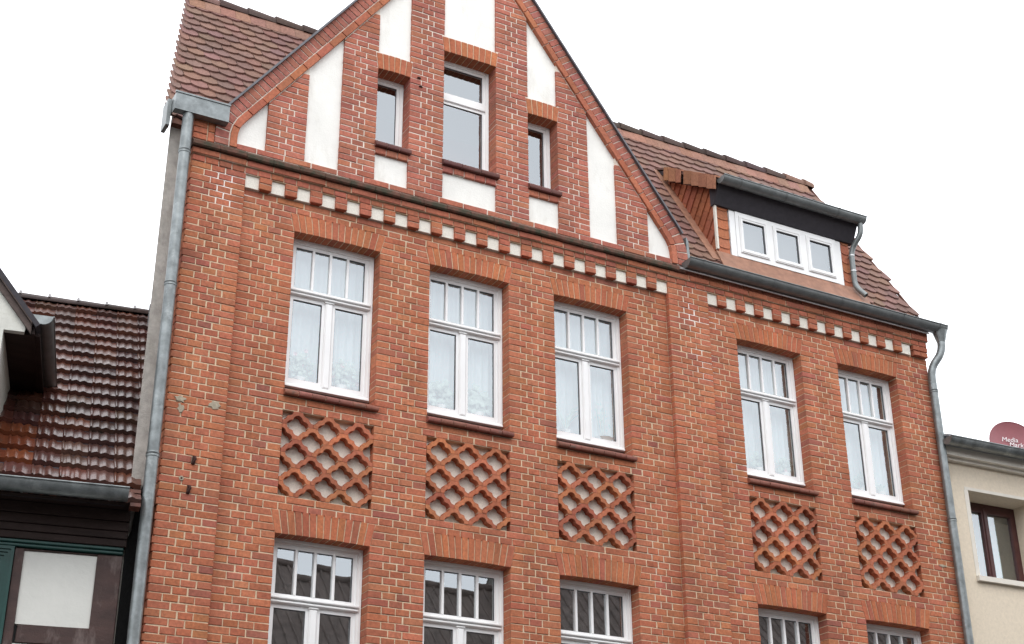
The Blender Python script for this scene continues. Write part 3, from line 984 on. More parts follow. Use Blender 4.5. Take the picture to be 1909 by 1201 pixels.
for (x, z) in ((-0.757, 0.155), (-0.778, -0.098)):
    q = MB()
    q.prism_xz([(x - .016, z - .034), (x + .012, z - .036), (x + .020, z + .030), (x - .010, z + .036)], PY - .012, PY + .01)
    q.tube([(x - .004, PY - .01, z - .028), (x + .004, PY - .05, z + .0), (x + .008, PY - .01, z + .03)], 0.010, 8)
    q.part('iron_anchor', M['iron'], facade)
q = MB()
q.tube([(-0.844, PY - .007, -0.012), (-0.844, PY + .01, -0.012)], 0.020, 14); q.part('cement_plug', M['patch'], facade)
q = MB(); q.tube([(-0.844, PY - .0085, -0.012), (-0.844, PY + .01, -0.012)], 0.009, 10); q.part('bolt_hole', M['iron'], facade)  # solid dark disc, the shade inside a bolt hole painted on
for (x, z) in ((1.175, 4.555), (1.195, 4.455)):
    q = MB(); q.brick([(x - .018, z - .006), (x + .022, z - .008), (x + .012, z + .008), (x - .008, z + .008)], PY - .016, PY + .01, ch=.003)
    q.part('iron_anchor', M['iron'], gable_wall)

# ---- body of the house: side walls, back, floor slabs
SK = 0.296                                     # the left party wall runs back on a skew
RY, RZ = 1.69, 6.04                            # main ridge
def roof_z(y): return 3.30 + (y - 0.0) * 1.62
bd = MB()
def xl(y): return -1.207 + SK * (y - 0.10)
poly = [(0.10, -Z0), (3.28, -Z0), (3.28, 3.25), (RY, RZ - 0.10), (0.10, roof_z(0.10) - 0.10)]
n = len(poly)
for xa_, xb_ in ((0.0, 0.16),):
    vs = [(xl(p[0]) + xa_, p[0], p[1]) for p in poly] + [(xl(p[0]) + 0.16, p[0], p[1]) for p in poly]
    fs = [tuple(range(n - 1, -1, -1)), tuple(range(n, 2 * n))] + [(i, (i + 1) % n, n + (i + 1) % n, n + i) for i in range(n)]
    bd.add(vs, fs)
side = bd.part('side_wall', M['render_grey'], house)
bd = MB()
bd.prism_yz([(0.302, -Z0), (3.28, -Z0), (3.28, 3.25), (RY, RZ - 0.10), (0.302, roof_z(0.302) - 0.10)], XR - 0.16, XR + 0.0)
bd.box(xl(3.2) + .2, XR - 0.162, 3.14, 3.28, -Z0, 3.2)
bd.part('rear_wall', M['render_grey'], house)
bd = MB()
for (za, zb_) in ((3.02, 3.12), (-0.02, 0.10), (-2.75, -2.60)):
    a4 = [(xl(.305) + .15, .305), (XR - .17, .305), (XR - .17, 3.13), (xl(3.13) + .15, 3.13)]
    bd.add([(p[0], p[1], za) for p in a4] + [(p[0], p[1], zb_) for p in a4], [(3, 2, 1, 0), (4, 5, 6, 7), (0, 1, 5, 4), (1, 2, 6, 5), (2, 3, 7, 6), (3, 0, 4, 7)])
for x in (-0.45, 1.10, 2.48, 4.25, 6.07):
    bd.box(x - .04, x + .04, 0.305, 3.13, -2.6, 3.02)
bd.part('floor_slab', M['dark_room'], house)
bd = MB(); bd.box(0.45, 3.1, 0.20, 0.80, 5.06, 5.10); bd.box(0.45, 3.1, 0.80, 0.85, 3.13, 5.10); bd.box(0.45, .5, .21, .75, 3.13, 4.9); bd.box(3.05, 3.1, .21, .75, 3.13, 4.9); bd.part('attic_partition', M['dark_room'], house)  # dark box added behind the gable panes to keep sky light out

# ---- main roof
rb = MB()
ev_y, ev_z = -0.02, roof_z(-0.02) - 0.035
vs = []
def slab(mb, q4, th):
    a = [Vector(p) for p in q4]
    nrm = (a[1] - a[0]).cross(a[3] - a[0]).normalized()
    mb.add(a + [p - nrm * th for p in a], [(0, 1, 2, 3), (7, 6, 5, 4), (0, 4, 5, 1), (1, 5, 6, 2), (2, 6, 7, 3), (3, 7, 4, 0)])
slab(rb, [(xl(ev_y) + .04, 0.06, roof_z(0.06) - .04), (-0.58, 0.06, roof_z(.06) - .04), (-0.58, RY, RZ - .04), (xl(RY) + .04, RY, RZ - .04)], 0.05)
slab(rb, [(-0.58, 0.32, roof_z(.32) - .04), (4.10, 0.32, roof_z(.32) - .04), (4.10, RY, RZ - .04), (-0.58, RY, RZ - .04)], 0.05)
slab(rb, [(4.10, -0.02, roof_z(-.02) - .04), (7.72, -0.02, roof_z(-.02) - .04), (7.72, RY, RZ - .04), (4.10, RY, RZ - .04)], 0.05)
slab(rb, [(7.72, RY, RZ - .04), (7.72, 3.45, 3.2), (xl(3.4) + .04, 3.45, 3.2), (xl(RY) + .04, RY, RZ - .04)], 0.05)
roof = rb.part('roof', M['tile'], house)
for p in roof.data.color_attributes['tint'].data: p.color = (0.16, 0.07, 0.05, 1)

TW, TE, TL_ = 0.172, 0.1535, 0.30
def tile_mesh(w=0.168, L=TL_, th=0.021):
    """beaver-tail tile: origin at the middle of its lower edge, x across, y up the slope"""
    pts = []
    seg = 8
    for i in range(seg + 1):
        t = -1 + 2 * i / seg
        pts.append((w / 2 * t, 0.046 * (abs(t) ** 2.0)))
    pts += [(w / 2, L), (-w / 2, L)]
    mb = MB(); n = len(pts)
    vs = [(p[0], p[1], th) for p in pts] + [(p[0], p[1], 0) for p in pts]
    fs = [tuple(range(n)), tuple(range(2 * n - 1, n - 1, -1))] + [(i, n + i, n + (i + 1) % n, (i + 1) % n) for i in range(n)]
    mb.add(vs, fs)
    return mb
TILE_MB = tile_mesh()
TILE_ME = TILE_MB.mesh('roof_tile', M['tile_obj'])
pitch = math.atan2(RZ - 3.30, RY)
TILE_COL = [(0.192, 0.106, 0.085), (0.183, 0.104, 0.085), (0.204, 0.112, 0.087), (0.174, 0.100, 0.083)]
tiles = []                                     # (matrix, colour, shown size)
def tile_at(x, y, z, pit, half=False):
    m = Matrix.Translation((x + random.uniform(-.003, .003), y, z)) @ Matrix.Rotation(pit - 0.125 + random.uniform(-.008, .008), 4, 'X') @ Matrix.Rotation(random.uniform(-.012, .012), 4, 'Z')
    if half: m = m @ Matrix.Diagonal((0.5, 1, 1, 1))
    pts = [m @ Vector(p) for p in ((-TW / 2, 0, .013), (TW / 2, 0, .013), (TW / 2, TE, .013), (-TW / 2, TE, .013))]
    tiles.append((m, vary(random.choice(TILE_COL), .08), shown(pts)))
GS = 1.62
for k in range(21):
    s = k * TE + 0.02
    y = s * math.cos(pitch); z = roof_z(y) - 0.008
    off = 0.5 * TW if k % 2 else 0.0
    if k > 19: continue
    x = xl(y) - 0.035 + TW / 2 + (off if k % 2 else 0)
    # left of the gable
    hx = GX - h_at(max(z, 3.2), 0.20) if z < 6.9 else GX
    if k % 2 and y > 0.03:                      # half tile on the verge
        tile_at(x - TW * 0.75 + .0, y, z, pitch, True)
    while x < 7.74:
        vx_l = GX - h_at(z - 1.62 * 0.0, 0.22) + 0.35
        vx_r = GX + h_at(z, 0.22) - 0.30
        hidden = vx_l < x < vx_r
        in_dorm = (4.95 < x < 6.92) and 0.12 < y < 1.20
        if not hidden and not in_dorm and not (x < -0.55 and y < 0.03):
            tile_at(x, y, z, pitch)
        x += TW
# lean-to roof of the dormer
SP = math.atan(0.66)
def shed_z(y): return 4.468 + 0.66 * y
for k in range(10):
    s = k * TE
    y = 0.00 + s * math.cos(SP); z = shed_z(y) - 0.006
    if y > 1.17: break
    x = 4.88 + TW / 2 + (0.5 * TW if k % 2 else 0)
    while x < 6.98:
        tile_at(x, y, z, SP)
        x += TW
tiles.sort(key=lambda t: -t[2])
for (m, c, a) in tiles[:300]:
    inst('roof_tile', TILE_ME, roof, m, c)
rest = MB()
for (m, c, a) in tiles[300:]:
    rest.add([m @ Vector(v) for v in TILE_MB.v], TILE_MB.f, c)
rest.part('roof_tiles', M['tile'], roof, kind='stuff')

# ridge: a course of plain tiles with dark caps over them
def ridge_cap(x0, x1, r0, r1, y, z, mat, col, name):
    mb = MB(); seg = 8
    v = []
    for (x, r) in ((x0, r0), (x1, r1)):
        for k in range(seg + 1):
            a = R(-20 + 220 * k / seg)
            v.append((x, y + r * math.cos(a), z + r * 0.85 * math.sin(a)))
    n = seg + 1
    mb.add(v, [(k, n + k, n + k + 1, k + 1) for k in range(seg)], col, True)
    mb.add(v, [tuple(range(seg, -1, -1)), tuple(range(n, 2 * n))], col)
    return mb.part(name, mat, house)
x = -0.77; i = 0
while x < 7.70:
    end = i == 0 or x > 7.28
    ridge_cap(x, min(x + 0.345, 7.76), 0.116, 0.092, RY + 0.02, RZ - 0.010, M['tile'], vary((0.20, 0.112, 0.092), .1) if end else vary((0.075, 0.050, 0.045), .2), 'ridge_tile')
    x += 0.322; i += 1
x = -0.79
while x < 7.62:
    mb = MB()
    c = vary((0.270, 0.145, 0.104), .08)
    y0 = RY - 0.135; z0 = roof_z(y0) + 0.025
    w = TW * 0.985
    slab(mb, [(x, y0, z0), (x + w, y0, z0), (x + w, RY - .02, RZ + .055), (x, RY - .02, RZ + .055)], 0.014)
    mb.t = [c] * len(mb.v)
    if x < 0.9 or x > 3.2: mb.part('ridge_course_tile', M['tile'], house)
    x += TW
# verge tiles under the roof edge left
for sx_, fx in ((0, lambda y: xl(y) - 0.03), (1, lambda y: 7.735)):
    mb = MB()
    mb.add([(fx(0.0) , 0.0, roof_z(0) - .05), (fx(RY), RY, RZ - .05), (fx(RY), RY, RZ + .0), (fx(0), 0.0, roof_z(0) + .0),
            (fx(0.0) + .02, 0.0, roof_z(0) - .05), (fx(RY) + .02, RY, RZ - .05), (fx(RY) + .02, RY, RZ + .0), (fx(0) + .02, 0.0, roof_z(0) + .0)],
           [(0, 1, 2, 3), (7, 6, 5, 4), (0, 4, 5, 1), (1, 5, 6, 2), (2, 6, 7, 3), (3, 7, 4, 0)], (0.17, 0.09, 0.07))
    mb.part('verge_board', M['tile'], house)

# cross roof behind the gable
q = MB()
for sgn in (-1, 1):
    h0 = h_at(3.75, 0.20); z0 = 3.75
    za = z_at(0.0, 0.20)
    qd = [(GX + sgn * h0, 0.10, z0), (GX + sgn * h0, (z0 - 3.30) / GS + .3, z0), (GX, 1.66, za - .0), (GX, 0.10, za)]
    if sgn > 0: qd = qd
    else: qd = qd[::-1]
    slab(q, qd, 0.04)
q.t = [(0.2, 0.095, 0.07)] * len(q.v)
q.part('cross_roof', M['tile'], house)

# ---- gutters and pipes
def gutter(name, a, b, r, mat, parent, joints=(), brackets=()):
    mb = MB(); mb.trough(a, b, r)
    g = mb.part(name, M[mat], parent)
    a = Vector(a); b = Vector(b)
    for t in joints:
        c = a.lerp(b, t); d = (b - a).normalized() * 0.012
        jb = MB(); jb.trough(c - d, c + d, r + 0.004, endcaps=False)
        jb.part('gutter_clip', M[mat], g)
    return g
gutter('gutter', (4.262, -0.150, 3.212), (7.860, -0.150, 3.212), 0.085, 'zinc_dark', house, [0.05, 0.31, 0.57, 0.82, 0.97])
q = MB(); q.box(4.20, 7.66, PY - 0.062, PY - 0.02, 3.128, 3.136); q.tube([(4.20, PY - .066, 3.112), (7.66, PY - .066, 3.112)], 0.008, 8)
q.part('drip_edge', M['steel'], house)
q = MB()
q.box(4.2, 7.70, -0.06, 0.05, 3.15, 3.26)
q.part('eaves_board', M['fascia'], house)
# right downpipe with swan neck
def downpipe(pts, r, mat, collars=()):
    mb = MB(); mb.tube(pts, r, 16)
    p = mb.part('downpipe', M[mat], house)
    for (c, d) in collars:
        c = Vector(c); d = Vector(d).normalized()
        k = MB(); k.tube([c - d * .022, c - d * .012, c - d * .010, c + d * .002, c + d * .004, c + d * .020], [r + .003, r + .007, r + .003, r + .003, r + .007, r + .002], 16)
        k.part('pipe_collar', M[mat], p)
    return p
def bend(pts, n=5):
    """round the corners of a polyline"""
    pts = [Vector(p) for p in pts]
    out = [pts[0]]
    for i in range(1, len(pts) - 1):
        a = pts[i - 1]; b = pts[i]; c = pts[i + 1]
        r = min((a - b).length, (c - b).length) * 0.48
        p0 = b + (a - b).normalized() * r; p1 = b + (c - b).normalized() * r
        for k in range(n + 1):
            t = k / n
            out.append(p0 * (1 - t) ** 2 + b * 2 * t * (1 - t) + p1 * t ** 2)
    out.append(pts[-1])
    return out
downpipe(bend([(7.80, -0.150, 3.14), (7.80, -0.150, 2.90), (7.666, -0.062, 2.70), (7.666, -0.062, 2.3), (7.666, -0.062, -Z0 + 0.1)]), 0.046, 'zinc',
         [((7.80, -0.15, 3.06), (0, 0, 1)), ((7.666, -.062, 2.42), (0, 0, 1)), ((7.666, -.062, 0.90), (0, 0, 1))])
q = MB(); q.tube([(7.80, -0.15, 3.16), (7.80, -0.15, 3.10), (7.80, -0.15, 3.02)], [0.088, 0.070, 0.048], 16); q.part('gutter_outlet', M['zinc'], house)
downpipe([(-1.105, -0.10, 3.42), (-1.105, -0.10, 1.0), (-1.105, -0.10, -Z0 + .1)], 0.050, 'zinc',
         [((-1.105, -.1, 2.99), (0, 0, 1)), ((-1.105, -.1, 1.67), (0, 0, 1)), ((-1.105, -.1, 0.13), (0, 0, 1))])
# box gutter at the left eaves
q = MB()
q.box(-1.246, -0.745, -0.155, -0.145, 3.375, 3.545); q.box(-1.246, -0.745, -0.144, -0.072, 3.375, 3.385)
q.box(-1.246, -1.238, -0.144, 0.08, 3.386, 3.545); q.box(-0.752, -0.745, -0.144, 0.08, 3.386, 3.545)
q.box(-1.252, -0.740, -0.163, -0.137, 3.546, 3.562)
bg = q.part('box_gutter', M['zinc'], house)
q = MB(); q.box(-1.285, -1.249, -0.04, 0.12, 3.26, 3.53); q.part('gutter_end_flap', M['zinc_mid'], house)

# ---- lean-to dormer in the main roof
DY = 0.16
dl, dr = 4.93, 6.85
d = MB()
d.prism_yz([(DY + .02, 3.50), (0.20, 3.56), (1.20, 5.24), (DY + .02, shed_z(DY) - .06)], dl + .012, dl + .06)
d.prism_yz([(DY + .02, 3.50), (0.20, 3.56), (1.20, 5.24), (DY + .02, shed_z(DY) - .06)], dr - .06, dr - .012)
d.box(dl + .061, 5.13, DY + .022, DY + .06, 3.55, 4.36); d.box(6.70, dr - .061, DY + .022, DY + .06, 3.55, 4.36)
d.box(5.131, 6.699, DY + .03, DY + .06, 4.215, 4.36)
slab(d, [(4.90, 0.0, shed_z(0) - .03), (6.97, 0.0, shed_z(0) - .03), (6.97, 1.22, shed_z(1.22) - .03), (4.90, 1.22, shed_z(1.22) - .03)], 0.045)
dormer = d.part('dormer', M['fascia'], house)
f = MB()
f.prism_yz([(0.125, 4.208), (DY + .03, 4.208), (DY + .03, 4.50), (0.005, 4.47), (0.005, 4.43)], 4.90, 6.895)
f.part('fascia_board', M['fascia'], dormer)
gm = MB(); gm.trough((4.885, -0.048, 4.462), (6.925, -0.048, 4.462), 0.074); gm.part('dormer_gutter', M['zinc_mid'], dormer)
for t in (0.12, 0.43, 0.80):
    k = MB(); x = 4.885 + 2.04 * t; k.trough((x - .01, -0.048, 4.462), (x + .01, -0.048, 4.462), 0.078, endcaps=False); k.part('gutter_clip', M['zinc_dark'], dormer)
p = MB(); p.tube(bend([(6.880, -0.045, 4.43), (6.880, -0.045, 4.26), (6.825, 0.10, 4.10), (6.825, 0.10, 3.62), (6.90, 0.02, 3.49)]), 0.032, 12, cap=False)
p.part('dormer_downpipe', M['zinc_mid'], dormer)
for z in (4.02, 3.82):
    p = MB(); p.tube([(6.825, .10, z - .008), (6.825, .10, z + .008)], 0.036, 12); p.box(6.815, 6.835, .09, DY, z - .006, z + .006); p.part('pipe_bracket', M['steel'], dormer)
# window band
wy = DY - 0.01
w = MB()
x0, x1, zb, zt = 5.118, 6.712, 3.632, 4.204
w.box(x0, x0 + .075, wy, wy + .05, zb, zt); w.box(x1 - .075, x1, wy, wy + .05, zb, zt)
xs0, xs1 = x0 + .078, x1 - .078
ring(w, xs0, xs1, zb, zt, 0.045, wy - .008, wy + .05, .055, .05)
uw = (xs1 - xs0) / 3
for i in (1, 2): w.box(xs0 + uw * i - .04, xs0 + uw * i + .04, wy - .008, wy + .05, zb + .056, zt - .051)
wf = w.part('window_band', M['pvc'], dormer)
for i in range(3):
    a = xs0 + uw * i + (.046 if i == 0 else .041); b = xs0 + uw * (i + 1) - (.046 if i == 2 else .041)
    s = MB(); ring(s, a, b, zb + .057, zt - .052, .045, wy - .022, wy + .03, .05, .05); ring(s, a + .012, b - .012, zb + .069, zt - .064, .016, wy - .028, wy - .022)
    s.part('sash', M['pvc'], dormer)
    g = MB(); ring(g, a + .045, b - .045, zb + .107, zt - .102, .006, wy - .012, wy + .01); g.part('glazing_gasket', M['gasket'], dormer)
    pane(dormer, a + .046, b - .046, zb + .108, zt - .103, wy + .002)
    bl = MB(); bl.add([(a + .02, wy + .085, zb + .06), (b - .02, wy + .085, zb + .06), (b - .02, wy + .085, zt - .06), (a + .02, wy + .085, zt - .06)], [(0, 1, 2, 3)]); bl.part('blind', M['lace'], dormer)
q = MB()
slab(q, [(dl - .02, 0.03, roof_z(.03) + .030), (6.98, 0.03, roof_z(.03) + .030), (6.98, DY - .005, 3.640), (dl - .02, DY - .005, 3.640)], 0.012)
q.part('apron_flashing', M['copper_flash'], dormer)
q = MB()
slab(q, [(dl - .115, 0.10, roof_z(.10) + .032), (dl + .008, 0.10, roof_z(.10) + .036), (dl + .008, 1.15, roof_z(1.15) + .036), (dl - .095, 1.15, roof_z(1.15) + .032)], 0.012)
q.part('cheek_flashing', M['copper_flash'], dormer)
q = MB(); q.box(dl - .012, dl + .012, DY - .020, DY + .012, 3.66, 4.31); q.part('corner_strip', M['cream'], dormer)
SH = (0.37, 0.130, 0.068)
def hung(xa, xb, zlo, zhi, n):
    for i in range(n):
        z0 = zlo + (zhi - zlo) * i / n; z1 = zlo + (zhi - zlo) * (i + 1) / n
        q = MB()
        xm = (xa + xb) / 2
        pts = [(xa, z0 + .016), (xa + .02, z0), (xm, z0 - .006), (xb - .02, z0), (xb, z0 + .016), (xb, z1 + .03), (xa, z1 + .03)]
        nn = len(pts)
        vs = [(p_[0], DY - .006 + (0.012 if p_[1] > z1 else 0) , p_[1]) for p_ in pts] + [(p_[0], DY + .021, p_[1]) for p_ in pts]
        q.add(vs, [tuple(range(nn))] + [(k, nn + k, nn + (k + 1) % nn, (k + 1) % nn) for k in range(nn)])
        q.part('shingle', M['brick_obj'], dormer, color=vary(SH, .12))
hung(4.948, 5.105, 3.58, 4.30, 6)
hung(6.725, 6.845, 3.58, 4.30, 6)
# shingles of the cheek, laid on the slope
tri = [(DY + .012, 3.60), (1.02, 4.98), (DY + .012, shed_z(DY) - .15)]      # (y, z), seen from -x
tri_ccw = tri
for a in range(-8, 12):
    for b in range(-8, 12):
        du = Vector((math.cos(R(-52)), math.sin(R(-52)))); dv = Vector((-du.y, du.x))
        o = Vector((DY, 4.3)) + du * (a * 0.165 + (b % 2) * 0.08) + dv * (b * 0.125)
        c4 = [o, o + du * 0.162, o + du * 0.162 + dv * 0.122, o + du * 0.081 + dv * 0.130, o + dv * 0.122]
        pl = clip_poly([tuple(v) for v in c4], tri_ccw)
        if len(pl) < 3 or area2(pl) < 0.0006: continue
        q = MB(); nn = len(pl)
        vs = []
        for pt in pl:
            lv = 1.2 * (Vector(pt) - o).dot(dv) / 0.125
            vs.append((dl - 0.014 + 0.012 * lv, pt[0], pt[1]))
        vs += [(dl + .011, pt[0], pt[1]) for pt in pl]
        q.add(vs, [tuple(range(nn - 1, -1, -1))] + [(k, (k + 1) % nn, nn + (k + 1) % nn, nn + k) for k in range(nn)])
        q.part('cheek_shingle', M['brick_obj'], dormer, color=vary((0.33, 0.105, 0.055), .12))
# verge tiles of the lean-to
for (t0, t1) in ((0.0, .148), (.152, .30), (.304, .45), (.455, .60), (.665, .755), (.76, .90), (.905, 1.0)):
    ya, yb_ = 0.0 + 0.96 * t0, 0.0 + 0.96 * t1 - .004
    q = MB()
    q.prism_yz([(ya + .02, shed_z(ya) - .135), (yb_ + .02, shed_z(yb_) - .15), (yb_, shed_z(yb_) + .022), (ya, shed_z(ya) + .028)], 4.842 + random.uniform(-.004, .004), 4.862)
    q.prism_yz([(ya, shed_z(ya) + .014), (yb_, shed_z(yb_) + .010), (yb_, shed_z(yb_) + .028), (ya, shed_z(ya) + .034)], 4.8625, 4.96)
    q.part('verge_tile', M['brick_obj'], dormer, color=vary((0.33, 0.15, 0.085), .12))

# ---- curtains and plants behind the panes
def curtain(x0, x1, z0, z1, y, mat, label, group, amp=0.012, per=0.085, name='net_curtain'):
    nx = int((x1 - x0) / 0.008)
    mb = MB(); vs = []; ph = random.uniform(0, 6)
    for i in range(nx + 1):
        x = x0 + (x1 - x0) * i / nx
        w_ = math.sin(2 * math.pi * (x - x0) / per + ph + 0.8 * math.sin(9 * x)) * amp + math.sin(31 * x + ph) * amp * .4
        vs.append((x, y + w_ * .6, z1)); vs.append((x, y + w_, z0))
    fs = [(2 * i, 2 * i + 1, 2 * i + 3, 2 * i + 2) for i in range(nx)]
    mb.add(vs, fs, smooth=True)
    o = bpy.data.objects.new(name, mb.mesh(name, M[mat]))
    COL.objects.link(o); o.location = (0, 0, Z0)
    o['label'] = label; o['category'] = 'curtain'
    if group: o['group'] = group
    return o
POS = ['first', 'second', 'third', 'fourth', 'fifth']
UP = ['white net curtain in the upper window beside the left pilaster', 'white net curtain in the middle one of the three upper windows under the gable',
      'white net curtain in the upper window just left of the middle pilaster', 'white net curtain in the upper window just right of the middle pilaster',
      'white net curtain in the upper window nearest the beige house']
LOW = ['grey lace curtain in the lower window beside the left pilaster', 'grey lace curtain in the middle one of the three lower windows under the gable',
       'grey lace curtain in the lower window just left of the middle pilaster', 'grey lace curtain in the lower window just right of the middle pilaster',
       'grey lace curtain in the lower window nearest the beige house']
for i, (l, r) in enumerate(WIN):
    curtain(l - .10, r + (.22, .22, .22, .115, .085)[i], 1.04, SOFF, 0.315, 'net', UP[i], 'net curtains behind the upper windows')
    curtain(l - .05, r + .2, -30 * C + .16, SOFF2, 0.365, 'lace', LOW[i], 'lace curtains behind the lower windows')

def plant(x, z, h, spread, n, label, leafw=0.03, arch_=False, pot=True, flower=0, potw=0.055, name='potted_plant', pothigh=0.10):
    t = thing(name, label, 'plant', loc=(x, 0.252), z=Z0 + z)
    if pot:
        q = MB(); q.tube([(0, 0, 0), (0, 0, pothigh * .9), (0, 0, pothigh)], [potw * .72, potw, potw * 1.06], 14)
        o = bpy.data.objects.new('pot', q.mesh('pot', M['pot'])); COL.objects.link(o); o.parent = t
    q = MB(); fl = MB()
    for i in range(n if arch_ else int(n * 2.2)):
        a = random.uniform(0, 6.28)
        if arch_:
            ln = h * random.uniform(.55, 1.0); sp = spread * random.uniform(.3, 1.0)
            base = Vector((0, 0, pothigh))
            tip = Vector((math.cos(a) * sp, max(min(math.sin(a) * sp * .2, .03), -.03), pothigh + ln * 0.6))
            mid = base.lerp(tip, .55) + Vector((0, 0, ln * .35))
        else:                                   # leaves scattered through a bushy volume
            u = random.random() ** .5; hz = random.random()
            wd = spread * (0.35 + 0.65 * math.sin(math.pi * min(.15 + hz * .8, 1)))
            base = Vector((math.cos(a) * wd * u, math.sin(a) * .03 * u, pothigh + h * hz * random.uniform(.75, 1.0)))
            b2 = random.uniform(0, 6.28); ln = leafw * random.uniform(1.0, 1.9)
            tip = base + Vector((math.cos(b2) * ln, random.uniform(-.01, .01), math.sin(b2) * ln))
            mid = base.lerp(tip, .5) + Vector((0, -.006, 0))
        w0 = leafw * random.uniform(.7, 1.2)
        K = 4
        vs = []
        for k in range(K + 1):
            u = k / K
            pnt = base * (1 - u) ** 2 + mid * 2 * u * (1 - u) + tip * u * u
            ww = w0 * math.sin(math.pi * min(u * .92 + .08, 1)) * .5
            d_ = (tip - base).normalized(); sd_ = Vector((-d_.z, 0, d_.x))
            vs += [pnt - sd_ * ww, pnt + sd_ * ww]
        q.add(vs, [(2 * k, 2 * k + 1, 2 * k + 3, 2 * k + 2) for k in range(K)], smooth=True)
        if i < flower:
            for g in range(5):
                b = g * 1.256
                fl.add([tip, tip + Vector((math.cos(b) * .022, -.012, math.sin(b) * .022)), tip + Vector((math.cos(b + .9) * .022, -.014, math.sin(b + .9) * .022))], [(0, 1, 2)])
    if not arch_:
        for k in range(7): q.tube([(0, 0, pothigh), (random.uniform(-.5, .5) * spread, 0, pothigh + h * .8)], .003, 5)
    o = bpy.data.objects.new('foliage', q.mesh('foliage', M['leaf'])); COL.objects.link(o); o.parent = t
    if flower:
        o = bpy.data.objects.new('blossom', fl.mesh('blossom', M['flower'])); COL.objects.link(o); o.parent = t
    return t
zs_ = 1.10
plant(0.22, zs_, 0.24, 0.15, 40, 'bushy plant in pale pot, left half of upper window by the left pilaster', flower=4)
plant(0.62, zs_, 0.27, 0.17, 46, 'bushy flowering plant, right half of the upper window by the left pilaster', flower=3)
plant(1.62, zs_, 0.26, 0.16, 34, 'leafy pot plant, left half of the middle upper window under the gable', leafw=.045)
plant(2.02, zs_, 0.24, 0.16, 34, 'broad-leaved pot plant, right half of the middle upper window below the gable', leafw=.05)
plant(2.98, zs_, 0.50, 0.20, 12, 'arching grassy plant, left half of the upper window left of the middle pilaster', leafw=.016, arch_=True, flower=2)
plant(3.40, zs_, 0.40, 0.14, 10, 'upright spiky plant in a wide white bowl left of the middle pilaster', leafw=.018, potw=.11, pothigh=.08)
plant(5.32, zs_, 0.17, 0.15, 30, 'low leafy plant, left half of the upper window right of the middle pilaster')
plant(5.66, zs_, 0.18, 0.12, 26, 'low flowering plant, right half of the upper window right of the middle pilaster', flower=4)
plant(6.72, zs_, 0.18, 0.12, 24, 'small leafy plant, left half of the upper window nearest the beige house')
plant(6.98, zs_, 0.16, 0.10, 20, 'small arching plant, right half of the upper window nearest the beige house', arch_=True)

# =================================================================== LEFT HOUSE (timber framed)
lh = thing('timber_framed_house', 'old timber framed house with wet brown tile roof left of the brick house', 'house', loc=(-1.27, 0.10), rz=R(-10))
# local axes: x along its front (towards the brick house), y back, z up
LP = R(42)
LE_Y, LE_Z = -0.30, -0.30
def lroof(y): return LE_Z + (y - LE_Y) * math.tan(LP)
LRY = 3.42
q = MB()
slab(q, [(-5.2, LE_Y + .04, lroof(LE_Y + .04) - .03), (0.02, LE_Y + .04, lroof(LE_Y + .04) - .03), (0.95, LRY, lroof(LRY) - .03), (-5.2, LRY, lroof(LRY) - .03)], 0.06)
slab(q, [(-5.2, LRY, lroof(LRY) - .03), (0.95, LRY, lroof(LRY) - .03), (0.95, 2 * LRY, lroof(0) - .03), (-5.2, 2 * LRY, lroof(0) - .03)], 0.06)
lroof_o = q.part('roof', M['fascia'], lh)
TLW, TLE = 0.212, 0.283
def pan_tile(w=TLW, L=TLE + .05, th=0.040):
    prof = [(-.5, .010), (-.46, .030), (-.42, .030), (-.38, .010), (-.28, .022), (-.18, .034), (-.09, .020), (-.02, .006), (.06, .020), (.15, .034), (.25, .020), (.31, .008), (.42, .008), (.50, .008)]
    prof = [(a_, b_ * 0.55 + .014) for a_, b_ in prof]
    mb = MB(); n = len(prof)
    vs = [(p[0] * w, 0, p[1]) for p in prof] + [(p[0] * w, L, p[1] - .006) for p in prof]
    vs += [(p[0] * w, 0, p[1] - th) for p in prof]
    fs = [(i, i + 1, n + i + 1, n + i) for i in range(n - 1)]
    mb.add(vs, fs, smooth=True)
    mb.add(vs, [(2 * n + i, 2 * n + i + 1, i + 1, i) for i in range(n - 1)])
    return mb
PAN_ME = pan_tile().mesh('pan_tile', M['wet_tile'])
LCOL = [(0.088, 0.032, 0.023), (0.074, 0.031, 0.025), (0.104, 0.037, 0.024), (0.066, 0.031, 0.026), (0.092, 0.046, 0.035)]
cheek_x = lambda y: -1.078 + 0.066 * y
dg = lambda y: -0.795 + 0.066 * y
for k in range(18):
    s = k * TLE
    y = LE_Y + s * math.cos(LP) - 0.02
    z = lroof(y) - 0.002
    pit = LP - 0.125
    if k == 0: pit = LP - 0.16
    x = 0.02 + 0.25 * max(y - LE_Y, 0) - TLW * (0.42 if k % 2 else 0.55) + 0.02
    x = round(x / TLW) * TLW + 0.03
    while x > -1.75:
        behind = x < -1.05 and y > 0.06
        if not behind and y < LRY - .05:
            m = Matrix.Translation((x, y, z)) @ Matrix.Rotation(pit + random.uniform(-.012, .012), 4, 'X') @ Matrix.Rotation(random.uniform(-.012, .012), 4, 'Z')
            col = vary(random.choice(LCOL), .18)
            if k in (2, 3, 4) and -1.25 < x < -0.80: col = vary((0.135, 0.038, 0.016), .15)
            inst('pan_tile', PAN_ME, lroof_o, m, col)
        x -= TLW
